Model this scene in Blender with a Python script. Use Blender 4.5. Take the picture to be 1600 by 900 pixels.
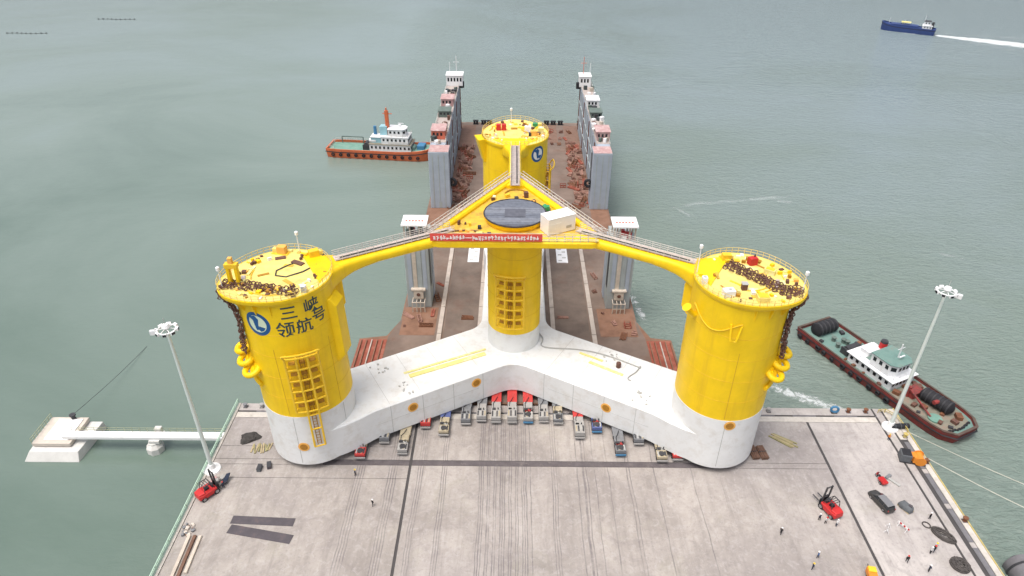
import bpy, math, random
from mathutils import Matrix, Vector
for o in list(bpy.data.objects): bpy.data.objects.remove(o)
SC = bpy.context.scene
COL = SC.collection
R = math.radians
cos, sin, pi = math.cos, math.sin, math.pi
# ------------------------------------------------------------------ camera
cd = bpy.data.cameras.new('camera'); cam = bpy.data.objects.new('camera', cd); COL.objects.link(cam)
cd.sensor_width = 36.0; cd.lens = 36.0*1080/1600; cd.clip_start = 0.5; cd.clip_end = 30000
cam.matrix_world = Matrix.Translation((0, 0, 105)) @ Matrix.Rotation(R(57), 4, 'X') @ Matrix.Rotation(R(0.5), 4, 'Z')
SC.camera = cam
SC.render.resolution_x, SC.render.resolution_y = 1024, 576
# ------------------------------------------------------------------ sky, sun, exposure (overcast day)
SUN_EL, SUN_AZ = R(71), R(228)          # azimuth measured from +Y towards +X
w = bpy.data.worlds.new('World'); SC.world = w; w.use_nodes = True
wn = w.node_tree; wn.nodes.clear()
sky = wn.nodes.new('ShaderNodeTexSky'); sky.sky_type = 'NISHITA'; sky.sun_disc = False
sky.sun_elevation = SUN_EL; sky.sun_rotation = SUN_AZ
sky.air_density = 1.0; sky.dust_density = 6.0; sky.ozone_density = 1.0
hs = wn.nodes.new('ShaderNodeHueSaturation'); hs.inputs['Saturation'].default_value = 0.56
bg = wn.nodes.new('ShaderNodeBackground'); bg.inputs['Strength'].default_value = 0.14
wo = wn.nodes.new('ShaderNodeOutputWorld')
wn.links.new(sky.outputs[0], hs.inputs['Color']); wn.links.new(hs.outputs[0], bg.inputs[0]); wn.links.new(bg.outputs[0], wo.inputs[0])
sl = bpy.data.lights.new('sun', 'SUN'); sl.energy = 1.3; sl.angle = R(32); sl.color = (1.0, 0.96, 0.91)
so = bpy.data.objects.new('sun', sl); COL.objects.link(so)
sd = Vector((sin(SUN_AZ)*cos(SUN_EL), cos(SUN_AZ)*cos(SUN_EL), sin(SUN_EL)))
so.rotation_euler = (-sd).to_track_quat('-Z', 'Y').to_euler(); so.location = sd*300
vs = SC.view_settings; vs.view_transform = 'Standard'; vs.look = 'None'; vs.gamma = 1.0; vs.use_curve_mapping = False
vs.exposure = 0.47

# ------------------------------------------------------------------ helpers
class MB:
    def __init__(s): s.v = []; s.f = []
    def add(s, vs, fs):
        n = len(s.v); s.v += [tuple(p) for p in vs]; s.f += [tuple(i+n for i in f) for f in fs]; return s
    def box(s, c, sz, rz=0.0, top=1.0):
        x, y, z = sz[0]/2, sz[1]/2, sz[2]/2; vs = []
        for dz in (-1, 1):
            k = top if dz > 0 else 1.0
            for dx, dy in ((-1, -1), (1, -1), (1, 1), (-1, 1)):
                px, py = dx*x*k, dy*y*k
                vs.append((c[0]+px*cos(rz)-py*sin(rz), c[1]+px*sin(rz)+py*cos(rz), c[2]+dz*z))
        return s.add(vs, [(3, 2, 1, 0), (4, 5, 6, 7), (0, 1, 5, 4), (1, 2, 6, 5), (2, 3, 7, 6), (3, 0, 4, 7)])
    def b2(s, x0, x1, y0, y1, z0, z1): return s.box(((x0+x1)/2, (y0+y1)/2, (z0+z1)/2), (x1-x0, y1-y0, z1-z0))
    def bar(s, p, q, w, h=None):
        p, q = Vector(p), Vector(q); h = h or w; d = (q-p).normalized()
        u = d.cross(Vector((0, 0, 1)));  u = Vector((1, 0, 0)) if u.length < 1e-4 else u.normalized()
        v = u.cross(d)
        vs = [o + a*u*w/2 + b*v*h/2 for o in (p, q) for a, b in ((-1, -1), (1, -1), (1, 1), (-1, 1))]
        return s.add(vs, [(0, 1, 2, 3), (7, 6, 5, 4), (4, 5, 1, 0), (5, 6, 2, 1), (6, 7, 3, 2), (7, 4, 0, 3)])
    def loft(s, rings, capa=True, capb=True, closed=True):
        n = len(rings[0]); vs = [p for r in rings for p in r]; fs = []
        for k in range(len(rings)-1):
            for i in range(n if closed else n-1):
                j = (i+1) % n; fs.append((k*n+i, k*n+j, (k+1)*n+j, (k+1)*n+i))
        if capa: fs.append(tuple(range(n-1, -1, -1)))
        if capb: fs.append(tuple((len(rings)-1)*n+i for i in range(n)))
        return s.add(vs, fs)
    def prism(s, poly, z0, z1): return s.loft([[(x, y, z0) for x, y in poly], [(x, y, z1) for x, y in poly]])
    def tube(s, pts, r, n=8, closed=False):
        pts = [Vector(p) for p in pts]; rings = []; m = len(pts); pu = None
        for i, p in enumerate(pts):
            a = pts[(i-1) % m] if (closed or i > 0) else p
            b = pts[(i+1) % m] if (closed or i < m-1) else p
            d = (b-a).normalized()
            if pu is None:
                u = d.cross(Vector((0, 0, 1)));  u = d.cross(Vector((1, 0, 0))) if u.length < 1e-3 else u
            else: u = pu - d*pu.dot(d)
            u.normalize(); pu = u; v = d.cross(u); rr = r[i] if isinstance(r, (list, tuple)) else r
            rings.append([p + rr*(u*cos(2*pi*k/n) + v*sin(2*pi*k/n)) for k in range(n)])
        if closed: rings.append(rings[0]); return s.loft(rings, False, False)
        return s.loft(rings)
    def cyl(s, p, q, r0, r1=None, n=16): return s.tube([p, q], [r0, r0 if r1 is None else r1], n)
    def lathe(s, prof, c=(0, 0), n=32):
        return s.loft([[(c[0]+r*cos(2*pi*k/n), c[1]+r*sin(2*pi*k/n), z) for k in range(n)] for r, z in prof])
    def torus(s, c, Rr, r, ax=(0, 0, 1), n=20, m=8, a0=0.0, a1=2*pi, ux=None):
        ax = Vector(ax).normalized(); u = Vector(ux) if ux else ax.orthogonal(); u.normalize(); v = ax.cross(u)
        full = abs(a1-a0-2*pi) < 1e-3; k = n if full else n+1
        pts = [Vector(c)+Rr*(u*cos(a0+(a1-a0)*i/n)+v*sin(a0+(a1-a0)*i/n)) for i in range(k)]
        return s.tube(pts, r, m, full)
    def xf(s, M): s.v = [tuple(M @ Vector(p)) for p in s.v]; return s
    def build(s, name, mat, parent=None, smooth=None, bevel=0.0, world=True):
        me = bpy.data.meshes.new(name); me.from_pydata(s.v, [], s.f); me.materials.append(M[mat] if isinstance(mat, str) else mat)
        me.validate(); me.update()
        import bmesh
        bm = bmesh.new(); bm.from_mesh(me); bmesh.ops.recalc_face_normals(bm, faces=bm.faces); bm.to_mesh(me); bm.free()
        if smooth:
            me.polygons.foreach_set('use_smooth', [True]*len(me.polygons)); me.set_sharp_from_angle(angle=R(smooth))
        o = bpy.data.objects.new(name, me); COL.objects.link(o)
        if parent is not None:
            o.parent = parent
            if world: o.matrix_parent_inverse = Matrix.Translation(-base_of(parent))
        BASES[o.name] = Vector((0, 0, 0)) if (world or parent is None) else base_of(parent)
        if bevel:
            b = o.modifiers.new('bevel', 'BEVEL'); b.width = bevel; b.segments = 2; b.limit_method = 'ANGLE'; b.angle_limit = R(50)
        return o
BASES = {}
def base_of(o): return BASES.get(o.name, Vector(o.location))
def empty(name, loc, label, cat, group=None, rz=0.0):
    o = bpy.data.objects.new(name, None); COL.objects.link(o); o.location = loc; o.rotation_euler = (0, 0, rz)
    o.empty_display_size = 0.5
    return tag(o, label, cat, group)
def tag(o, label, cat, group=None):
    o['label'] = label; o['category'] = cat
    if group: o['group'] = group
    return o
def kind(o, k): o['kind'] = k; return o
def copy_tree(o, parent=None):
    c = o.copy(); COL.objects.link(c)
    if parent is not None: c.parent = parent
    for ch in [k for k in bpy.data.objects if k.parent == o]: copy_tree(ch, c)
    return c
# ------------------------------------------------------------------ materials
M = {}
def mat(name, col, rough=0.6, metal=0.0, var=0.18, scale=0.6, dirt=None, dirt_amt=0.0, dirt_scale=0.25, streak=False, bump=0.0, bump_scale=4.0, spec=0.4):
    m = bpy.data.materials.new(name); m.use_nodes = True; nt = m.node_tree; N = nt.nodes; L = nt.links; b = N['Principled BSDF']
    tc = N.new('ShaderNodeTexCoord'); n1 = N.new('ShaderNodeTexNoise'); n1.inputs['Scale'].default_value = scale; n1.inputs['Detail'].default_value = 8; n1.inputs['Roughness'].default_value = 0.65
    L.new(tc.outputs['Object'], n1.inputs['Vector'])
    mr = N.new('ShaderNodeMapRange'); mr.inputs[1].default_value = 0.25; mr.inputs[2].default_value = 0.75; mr.inputs[3].default_value = 1-var; mr.inputs[4].default_value = 1+var*0.6
    L.new(n1.outputs[0], mr.inputs[0])
    mx = N.new('ShaderNodeMix'); mx.data_type = 'RGBA'; mx.blend_type = 'MULTIPLY'; mx.inputs[0].default_value = 1.0; mx.inputs[6].default_value = (*col, 1)
    L.new(mr.outputs[0], mx.inputs[7]); out = mx.outputs[2]
    if dirt:
        n2 = N.new('ShaderNodeTexNoise'); n2.inputs['Scale'].default_value = dirt_scale; n2.inputs['Detail'].default_value = 10; n2.inputs['Roughness'].default_value = 0.7
        if streak:
            mp = N.new('ShaderNodeMapping'); mp.inputs['Scale'].default_value = (1, 1, 0.08); L.new(tc.outputs['Object'], mp.inputs[0]); L.new(mp.outputs[0], n2.inputs['Vector'])
        else: L.new(tc.outputs['Object'], n2.inputs['Vector'])
        r2 = N.new('ShaderNodeMapRange'); c0 = 0.66-0.3*dirt_amt; r2.inputs[1].default_value = c0; r2.inputs[2].default_value = c0+0.18; r2.inputs[4].default_value = min(1, 0.45+dirt_amt*0.5)
        L.new(n2.outputs[0], r2.inputs[0])
        m2 = N.new('ShaderNodeMix'); m2.data_type = 'RGBA'; L.new(r2.outputs[0], m2.inputs[0]); L.new(out, m2.inputs[6]); m2.inputs[7].default_value = (*dirt, 1); out = m2.outputs[2]
    L.new(out, b.inputs['Base Color']); b.inputs['Roughness'].default_value = rough; b.inputs['Metallic'].default_value = metal; b.inputs['Specular IOR Level'].default_value = spec
    if bump:
        n3 = N.new('ShaderNodeTexNoise'); n3.inputs['Scale'].default_value = bump_scale; n3.inputs['Detail'].default_value = 6; L.new(tc.outputs['Object'], n3.inputs['Vector'])
        bp = N.new('ShaderNodeBump'); bp.inputs['Strength'].default_value = 0.6; bp.inputs['Distance'].default_value = bump; L.new(n3.outputs[0], bp.inputs['Height']); L.new(bp.outputs[0], b.inputs['Normal'])
    M[name] = m; return m
mat('yellow', (0.90, 0.60, 0.004), 0.5, var=0.13, scale=0.25, dirt=(0.72, 0.44, 0.012), dirt_amt=0.5, dirt_scale=0.45, streak=True)
mat('inner_deck', (0.72, 0.46, 0.05), 0.7, var=0.3, scale=0.5, dirt=(0.30, 0.19, 0.07), dirt_amt=0.6, dirt_scale=0.4)  # darker base and heavy brown patches also paint in shading inside the frame
mat('yellow_deck', (0.85, 0.68, 0.20), 0.6, var=0.22, scale=0.5, dirt=(0.50, 0.34, 0.12), dirt_amt=0.5, dirt_scale=0.6)
mat('yellow_frame', (0.84, 0.54, 0.03), 0.5, var=0.15, scale=1.0, dirt=(0.36, 0.17, 0.05), dirt_amt=0.3, dirt_scale=0.9)
mat('pale_yellow', (0.80, 0.72, 0.26), 0.7, var=0.15, scale=0.8, dirt=(0.85, 0.84, 0.78), dirt_amt=0.5, dirt_scale=0.7)
mat('white_paint', (0.80, 0.80, 0.79), 0.5, var=0.06, scale=0.3, dirt=(0.55, 0.53, 0.49), dirt_amt=0.22, dirt_scale=0.45)
mat('white_hull', (0.76, 0.77, 0.76), 0.5, var=0.07, scale=0.25, dirt=(0.62, 0.60, 0.555), dirt_amt=0.55, dirt_scale=0.4)
mat('white_box', (0.82, 0.82, 0.82), 0.45, var=0.05, scale=0.6)
mat('seam', (0.42, 0.42, 0.40), 0.7)
mat('seam_yellow', (0.60, 0.33, 0.02), 0.7)
mat('orange_disc', (0.42, 0.19, 0.02), 0.6, var=0.3, scale=2.0)
mat('orange_ring', (0.85, 0.45, 0.10), 0.6)
mat('walkway', (0.44, 0.38, 0.35), 0.8, var=0.3, scale=1.2, dirt=(0.16, 0.12, 0.10), dirt_amt=0.25, dirt_scale=0.8)
mat('walkway_pale', (0.56, 0.47, 0.43), 0.8, var=0.3, scale=1.2, dirt=(0.25, 0.19, 0.16), dirt_amt=0.3, dirt_scale=0.8)
mat('weld_grey', (0.50, 0.50, 0.48), 0.7)
mat('rail_white', (0.62, 0.58, 0.52), 0.5)
mat('rail_yellow', (0.75, 0.55, 0.15), 0.5)
mat('flange_grey', (0.15, 0.16, 0.19), 0.6, var=0.4, scale=0.8, dirt=(0.30, 0.31, 0.34), dirt_amt=0.4, dirt_scale=0.5)
mat('dark_steel', (0.05, 0.05, 0.055), 0.6, var=0.4, scale=1.0)
mat('chain_brown', (0.15, 0.075, 0.055), 0.8, var=0.5, scale=2.0)
mat('logo_blue', (0.012, 0.09, 0.26), 0.5, var=0.05)
mat('logo_pale', (0.62, 0.72, 0.55), 0.5, var=0.05)
mat('letter_dark', (0.03, 0.06, 0.07), 0.5, var=0.1)
mat('red_banner', (0.72, 0.09, 0.07), 0.7, var=0.15, scale=0.5)
mat('banner_text', (0.85, 0.78, 0.74), 0.7, var=0.05)
mat('red_paint', (0.55, 0.03, 0.03), 0.45, var=0.2, scale=1.0)
mat('green_paint', (0.05, 0.30, 0.12), 0.5)
mat('black_rubber', (0.022, 0.022, 0.026), 0.75, var=0.4, scale=1.5)
mat('glass_dark', (0.015, 0.02, 0.025), 0.12, var=0.0, spec=0.6)
mat('skin', (0.45, 0.27, 0.19), 0.6)
# ================================================================== water
WZ = -5.0
def water_material():
    m = bpy.data.materials.new('sea_water'); m.use_nodes = True; nt = m.node_tree; N = nt.nodes; L = nt.links; b = N['Principled BSDF']
    tc = N.new('ShaderNodeTexCoord')
    def noise(scale, detail, vec, rough=0.6, dist=0.0):
        n = N.new('ShaderNodeTexNoise'); n.inputs['Scale'].default_value = scale; n.inputs['Detail'].default_value = detail; n.inputs['Roughness'].default_value = rough; n.inputs['Distortion'].default_value = dist
        L.new(vec, n.inputs['Vector']); return n.outputs[0]
    mp = N.new('ShaderNodeMapping'); mp.inputs['Scale'].default_value = (0.8, 1.25, 1); mp.inputs['Rotation'].default_value = (0, 0, R(-12)); L.new(tc.outputs['Object'], mp.inputs[0])
    big = noise(0.008, 10, mp.outputs[0], 0.62, 0.8)
    cr = N.new('ShaderNodeValToRGB'); e = cr.color_ramp.elements
    e[0].position = 0.26; e[0].color = (0.096, 0.142, 0.112, 1); e[1].position = 0.76; e[1].color = (0.245, 0.305, 0.312, 1)
    x = cr.color_ramp.elements.new(0.5); x.color = (0.186, 0.238, 0.206, 1)
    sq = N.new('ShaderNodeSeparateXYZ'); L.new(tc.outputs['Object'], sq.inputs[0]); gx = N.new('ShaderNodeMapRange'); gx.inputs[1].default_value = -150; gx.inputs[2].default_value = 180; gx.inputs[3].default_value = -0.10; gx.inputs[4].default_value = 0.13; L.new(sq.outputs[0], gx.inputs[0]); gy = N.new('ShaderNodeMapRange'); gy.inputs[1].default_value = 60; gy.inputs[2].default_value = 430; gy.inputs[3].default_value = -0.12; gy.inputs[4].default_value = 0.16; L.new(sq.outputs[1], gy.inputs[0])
    bs = N.new('ShaderNodeMapRange'); bs.inputs[3].default_value = 0.27; bs.inputs[4].default_value = 0.73; L.new(big, bs.inputs[0]); s1 = N.new('ShaderNodeMath'); L.new(bs.outputs[0], s1.inputs[0]); L.new(gx.outputs[0], s1.inputs[1]); s2 = N.new('ShaderNodeMath'); L.new(s1.outputs[0], s2.inputs[0]); L.new(gy.outputs[0], s2.inputs[1])   # silt patches, with sky reflection painted in as paling offshore and to the right
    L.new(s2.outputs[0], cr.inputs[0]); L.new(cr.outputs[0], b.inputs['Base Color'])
    b.inputs['Roughness'].default_value = 0.07; b.inputs['IOR'].default_value = 1.55; b.inputs['Specular IOR Level'].default_value = 0.5
    mw = N.new('ShaderNodeMapping'); mw.inputs['Scale'].default_value = (0.6, 1.4, 1); mw.inputs['Rotation'].default_value = (0, 0, R(20)); L.new(tc.outputs['Object'], mw.inputs[0])
    w1 = noise(0.70, 5, mw.outputs[0], 0.62, 0.5); w2 = noise(0.16, 3, mw.outputs[0], 0.5, 0.3)
    ad = N.new('ShaderNodeMath'); ad.operation = 'MULTIPLY_ADD'; ad.inputs[1].default_value = 0.35; L.new(w2, ad.inputs[0]); L.new(w1, ad.inputs[2])
    sp = N.new('ShaderNodeSeparateXYZ'); L.new(tc.outputs['Object'], sp.inputs[0])
    cm = N.new('ShaderNodeMapRange'); cm.inputs[1].default_value = -75; cm.inputs[2].default_value = 70; cm.inputs[3].default_value = 0.14; cm.inputs[4].default_value = 0.95; L.new(sp.outputs[0], cm.inputs[0])   # sheltered water on the quay's lee side
    bp = N.new('ShaderNodeBump'); bp.inputs['Distance'].default_value = 0.75; L.new(cm.outputs[0], bp.inputs['Strength']); L.new(ad.outputs[0], bp.inputs['Height']); L.new(bp.outputs[0], b.inputs['Normal'])
    M['water'] = m
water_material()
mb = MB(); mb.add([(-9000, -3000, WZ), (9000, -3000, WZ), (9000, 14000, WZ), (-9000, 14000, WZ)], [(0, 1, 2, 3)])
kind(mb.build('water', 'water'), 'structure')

# ================================================================== quay
def concrete_material(name, tint, tracks):
    m = bpy.data.materials.new(name); m.use_nodes = True; nt = m.node_tree; N = nt.nodes; L = nt.links; b = N['Principled BSDF']
    tc = N.new('ShaderNodeTexCoord'); V = tc.outputs['Object']
    def noise(scale, detail=8, rough=0.65, vec=None, dist=0.0):
        n = N.new('ShaderNodeTexNoise'); n.inputs['Scale'].default_value = scale; n.inputs['Detail'].default_value = detail; n.inputs['Roughness'].default_value = rough; n.inputs['Distortion'].default_value = dist
        L.new(vec or V, n.inputs['Vector']); return n.outputs[0]
    def mrange(x, a, bb, c, d):
        n = N.new('ShaderNodeMapRange'); n.inputs[1].default_value = a; n.inputs[2].default_value = bb; n.inputs[3].default_value = c; n.inputs[4].default_value = d; L.new(x, n.inputs[0]); return n.outputs[0]
    def math2(op, a, bb):
        n = N.new('ShaderNodeMath'); n.operation = op
        for i, q in enumerate((a, bb)):
            if hasattr(q, 'node'): L.new(q, n.inputs[i])
            else: n.inputs[i].default_value = q
        return n.outputs[0]
    def mix(f, a, c):
        n = N.new('ShaderNodeMix'); n.data_type = 'RGBA'
        L.new(f, n.inputs[0]) if hasattr(f, 'node') else None
        L.new(a, n.inputs[6]); n.inputs[7].default_value = (*c, 1); return n.outputs[2]
    cr = N.new('ShaderNodeValToRGB'); e = cr.color_ramp.elements
    e[0].position = 0.3; e[0].color = (tint[0]*0.60, tint[1]*0.585, tint[2]*0.59, 1); e[1].position = 0.66; e[1].color = (*[t*1.12 for t in tint], 1)
    L.new(noise(0.055, 10, 0.68, dist=0.6), cr.inputs[0]); out = cr.outputs[0]
    # wash and smear marks dragged along y
    mp = N.new('ShaderNodeMapping'); mp.inputs['Scale'].default_value = (1.0, 0.12, 1); L.new(V, mp.inputs[0])
    out = mix(mrange(noise(0.5, 8, 0.7, mp.outputs[0], 0.8), 0.47, 0.72, 0, 0.5), out, (tint[0]*0.45, tint[1]*0.43, tint[2]*0.44))
    # dark oil stains, pale laitance, brown dust
    out = mix(mrange(noise(0.16, 9, 0.7, dist=1.5), 0.54, 0.72, 0, 0.5), out, (0.19, 0.17, 0.165))
    out = mix(mrange(noise(0.11, 9, 0.7, dist=0.7), 0.55, 0.75, 0, 0.45), out, (0.30, 0.29, 0.22))
    out = mix(mrange(noise(1.6, 5, 0.7), 0.52, 0.70, 0, 0.5), out, (0.22, 0.20, 0.195))
    out = mix(mrange(noise(0.03, 5, 0.6, dist=0.8), 0.50, 0.66, 0, 0.42), out, (0.25, 0.225, 0.225))
    out = mix(mrange(noise(0.8, 8, 0.75, dist=0.8), 0.50, 0.70, 0, 0.40), out, (0.52, 0.49, 0.48))
    if tracks:
        sx = N.new('ShaderNodeSeparateXYZ'); L.new(V, sx.inputs[0])
        wob = math2('ADD', sx.outputs[0], mrange(noise(0.035, 4), 0, 1, -0.9, 0.9))
        acc = None
        for x0, wd in tracks:
            d = math2('ABSOLUTE', math2('SUBTRACT', wob, x0), 0.0)
            k = mrange(d, wd*0.45, wd*0.9, 1.0, 0.0)
            acc = k if acc is None else math2('MAXIMUM', acc, k)
        fade = mrange(noise(0.13, 8, 0.72, dist=0.9), 0.36, 0.60, 0.12, 0.8)
        out = mix(math2('MULTIPLY', acc, fade), out, (0.15, 0.135, 0.14))
    L.new(out, b.inputs['Base Color']); b.inputs['Roughness'].default_value = 0.85; b.inputs['Specular IOR Level'].default_value = 0.3
    bp = N.new('ShaderNodeBump'); bp.inputs['Distance'].default_value = 0.05; bp.inputs['Strength'].default_value = 0.5; L.new(noise(1.2, 8, 0.7), bp.inputs['Height']); L.new(bp.outputs[0], b.inputs['Normal'])
    M[name] = m
rng = random.Random(3)
TR = [(-6.1+0.42*i, 0.13+0.05*(i % 3 == 1)) for i in (0, 1, 2, 4, 5, 7, 8, 10, 11, 12, 14, 15, 17, 18, 20, 21, 22, 24)]
TR += [(x+0.45*i, 0.12) for x in (-18.4, -13.6, 8.2) for i in range(3)]
TR += [(13.2, .14), (14.4, .3), (15.0, .14), (16.6, .12), (19.2, .15), (23.0, .14), (23.6, .14), (28.5, .14), (36, .14)]
TR2 = [(x+0.5*i, 0.14) for x in (-30.4, -24.0) for i in range(4)]
TINT = (0.40, 0.366, 0.338)
concrete_material('concrete_tracks', TINT, TR)
concrete_material('concrete_left', (0.40, 0.366, 0.334), TR2)
concrete_material('concrete_pale', (0.48, 0.445, 0.42), None)
mat('concrete_kerb', (0.55, 0.51, 0.46), 0.85, var=0.25, scale=0.7, dirt=(0.28, 0.24, 0.18), dirt_amt=0.4, dirt_scale=0.6)
mat('joint_dark', (0.07, 0.065, 0.065), 0.9)
mat('trench_steel', (0.115, 0.10, 0.105), 0.8, var=0.35, scale=0.5, dirt=(0.24, 0.21, 0.19), dirt_amt=0.4, dirt_scale=0.6)
mat('yellow_line', (0.55, 0.43, 0.13), 0.8, var=0.3, scale=1.0, dirt=(0.50, 0.46, 0.40), dirt_amt=0.6, dirt_scale=0.6)
mat('rust', (0.20, 0.085, 0.045), 0.9, var=0.5, scale=0.9, dirt=(0.09, 0.05, 0.04), dirt_amt=0.5, dirt_scale=0.5)
QX0, QX1, QY0, QY1 = -60.0, 84.4, 20.0, 114.0
mb = MB(); mb.b2(QX0+0.02, QX1-0.02, QY0, QY1-0.02, -9.0, -0.10)
quay = kind(mb.build('quay', 'joint_dark'), 'structure')
def panel(x0, x1, y0, y1, m, z=0.0, n='concrete_panel', g=0.05):
    b = MB(); b.b2(x0+g, x1-g, y0+g, y1-g, -0.099, z); return b.build(n, m, quay, bevel=0.015, world=False)
J = 0.22
for x0, x1, m in ((QX0+0.5, -20-J, 'concrete_left'), (-20+J, 63.9-J, 'concrete_tracks')):
    panel(x0, x1, 97.75, 101.3 if x0 < -30 else 109.6, m)
    if x0 < -30: panel(x0, x1, 101.3, 109.6, m)
    panel(x0, x1, 92.9, 96.35, m) if x0 < -30 else None
    panel(x0, x1, 20, 92.9 if x0 < -30 else 96.35, m)
panel(63.9+J, 79.4, 20, 109.6, 'concrete_pale')
panel(-20-J, -20+J, 20, 109.6, 'joint_dark', -0.05, 'joint_strip', 0.0)
panel(63.9-J, 63.9+J, 20, 109.6, 'joint_dark', -0.05, 'joint_strip', 0.0)
for x0, x1 in ((-20+J, 43), (-37.5, -20-J)): panel(x0, x1, 96.35, 97.75, 'trench_steel', -0.03, 'trench_cover')
panel(QX0+0.5, -37.5, 96.35, 97.75, 'concrete_left'); panel(43, 63.9-J, 96.35, 97.75, 'concrete_tracks')
panel(QX0+0.5, 79.4, 109.6, 111.3, 'concrete_kerb', 0.0, 'cope_panel')
panel(QX0+0.5, 79.4, 111.7, 113.98, 'concrete_pale', 0.02, 'cope_panel')
# right apron with recessed rail mats
panel(79.75, 81.35, 20, 113.98, 'concrete_pale', 0.03, 'cope_panel')
panel(83.2, 84.38, 20, 113.98, 'concrete_kerb', 0.06, 'cope_panel')
panel(81.7, 83.2, 104.6, 113.98, 'concrete_kerb', 0.03, 'cope_panel')
mat('mat_grey', (0.17, 0.165, 0.175), 0.8, var=0.25, scale=0.8)
y = 104.0
while y > 24:
    panel(82.15, 83.15, y-7.4, y, 'mat_grey', 0.035, 'rail_cover', 0.03); panel(82.15, 83.15, y-8.6, y-7.4, 'concrete_pale', 0.03, 'cope_panel', 0.03); y -= 8.6
for x in (79.58,): panel(x-0.13, x+0.13, 20, 111, 'joint_dark', -0.04, 'joint_strip', 0.0)
panel(84.40, 84.62, 20, 114.1, 'yellow_line', 0.10, 'edge_angle', 0.0)
panel(QX0-0.05, QX0+0.45, 20, 113.98, 'concrete_kerb', 0.12, 'edge_kerb', 0.0)
for x0 in range(-57, 79, 9):                                  # dark slots along the far cope
    panel(x0+1.5, x0+6.5, 111.32, 111.68, 'mat_grey', -0.02, 'slot_cover', 0.0)
# ================================================================== floating wind platform
PX, PY, SP = 0.5, 126.9, 81.0
YC = PY - SP*0.2887
plat = empty('floating_wind_platform', (PX, PY, 1.5), 'huge yellow and white three-column floating wind turbine platform with central column on trailers', 'wind platform')
ANG = (R(210), R(330), R(90)); ARM = SP/math.sqrt(3)
CEN = {'L': (PX+ARM*cos(ANG[0]), PY+ARM*sin(ANG[0])), 'R': (PX+ARM*cos(ANG[1]), PY+ARM*sin(ANG[1])), 'B': (PX, PY+ARM)}
ZB, ZP, ZY, ZT = 1.5, 9.2, 14.1, 40.4
RC = 8.55
def pontoon_outline(w, z):
    pts = []
    order = (R(330), R(90), R(210))
    for a in order:
        ca, sa = cos(a), sin(a)
        def P(s, t): return (PX+s*ca-t*sa, PY+s*sa+t*ca, z)
        for s in (14, 20, 26, 32, 36): pts.append(P(s, -w))
        wc = RC+(w-7.6)
        for s, k in ((37, .1), (40, .7), (43, 1.0)): pts.append(P(s, -(w+(wc-w)*k)))
        for i in range(0, 25): b = -pi/2+pi*i/24; pts.append(P(ARM+wc*cos(b), wc*sin(b)))
        for s, k in ((43, 1.0), (40, .7), (37, .1)): pts.append(P(s, w+(wc-w)*k))
        for s in (36, 32, 26, 20, 14): pts.append(P(s, w))
        rf = 5.5; bi = a+R(60); D = (w+rf)/sin(R(60)); cx, cy = PX+D*cos(bi), PY+D*sin(bi)
        for i in range(0, 11):                       # crotch fillet between this arm and the next
            t = bi+pi+R(30)*(1-2*i/10.0)*1.0; pts.append((cx+rf*cos(t), cy+rf*sin(t), z))
    return pts
mb = MB(); mb.loft([pontoon_outline(7.4, ZB), pontoon_outline(7.6, ZB+0.2), pontoon_outline(7.6, ZP-0.3), pontoon_outline(7.3, ZP)])
pont = mb.build('pontoon', 'white_hull', plat, smooth=22)
def pl(name, m, b, **k): return b.build(name, m, plat, **k)
# vertical weld seams and orange discs on the pontoon sides
def side_point(arm, s, t, z):
    a = ANG[arm]; return Vector((PX+s*cos(a)-t*sin(a), PY+s*sin(a)+t*cos(a), z))
for arm, sg in ((0, 1), (1, -1)):
    for s in (12.0, 19.0, 26.0, 33.0):
        b = MB(); b.bar(side_point(arm, s, sg*7.61, ZB+0.3), side_point(arm, s, sg*7.61, ZP-0.35), 0.08, 0.03); b.build('weld_seam', 'seam', pont)
    b = MB(); b.bar(side_point(arm, 13, sg*7.61, 5.2), side_point(arm, 36, sg*7.61, 5.2), 0.03, 0.06); b.build('weld_seam', 'weld_grey', pont)
def disc_on(name, p, n, r, m, th=0.06, off=0.0, parent=None):
    n = Vector(n).normalized(); b = MB(); b.cyl(Vector(p)+n*off, Vector(p)+n*(off+th), r, None, 20); return b.build(name, m, parent, smooth=40)
def arm_normal(arm, sg): a = ANG[arm]; return (-sg*sin(a), sg*cos(a), 0)
for arm, sg, s, z in ((0, 1, 28.3, 6.5), (0, 1, 13.6, 6.9), (1, -1, 26.6, 6.0)):
    p = side_point(arm, s, sg*7.6, z); n = arm_normal(arm, sg)
    o = disc_on('anode_plate', p, n, 1.15, 'orange_ring', 0.05, 0.0, pont); disc_on('anode_cap', p, n, 0.78, 'orange_disc', 0.05, 0.05, o)
# pale yellow strips and welded marks on the pontoon tops
for (x0, y0), (x1, y1), wd in (((-22.9, 113.6), (-5.8, 122.2), 0.5), ((-21.6, 112.7), (-5.8, 120.6), 1.1), ((15.2, 121.2), (20.0, 118.3), 0.5), ((17.0, 118.0), (23.8, 113.6), 0.7)):
    b = MB(); b.bar((x0, y0, ZP+0.10), (x1, y1, ZP+0.10), wd, 0.2); b.build('deck_stiffener', 'pale_yellow', pont)
rng = random.Random(11)
for arm, s0, sg in ((0, 29, 1), (0, 31, -1), (1, 33, -1), (1, 22, 1)):
    b = MB()
    for i in range(9):
        p = side_point(arm, s0+rng.uniform(-1.6, 1.6), sg*rng.uniform(2.5, 6.3), ZP+0.12); b.box(p, (rng.uniform(.15, .6), rng.uniform(.12, .4), 0.2), rng.uniform(0, 3))
    kind(b.build('deck_fitting', 'weld_grey', pont), 'stuff')
mat('fender_brown', (0.42, 0.21, 0.02), 0.8, var=0.4, scale=1.5)
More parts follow.
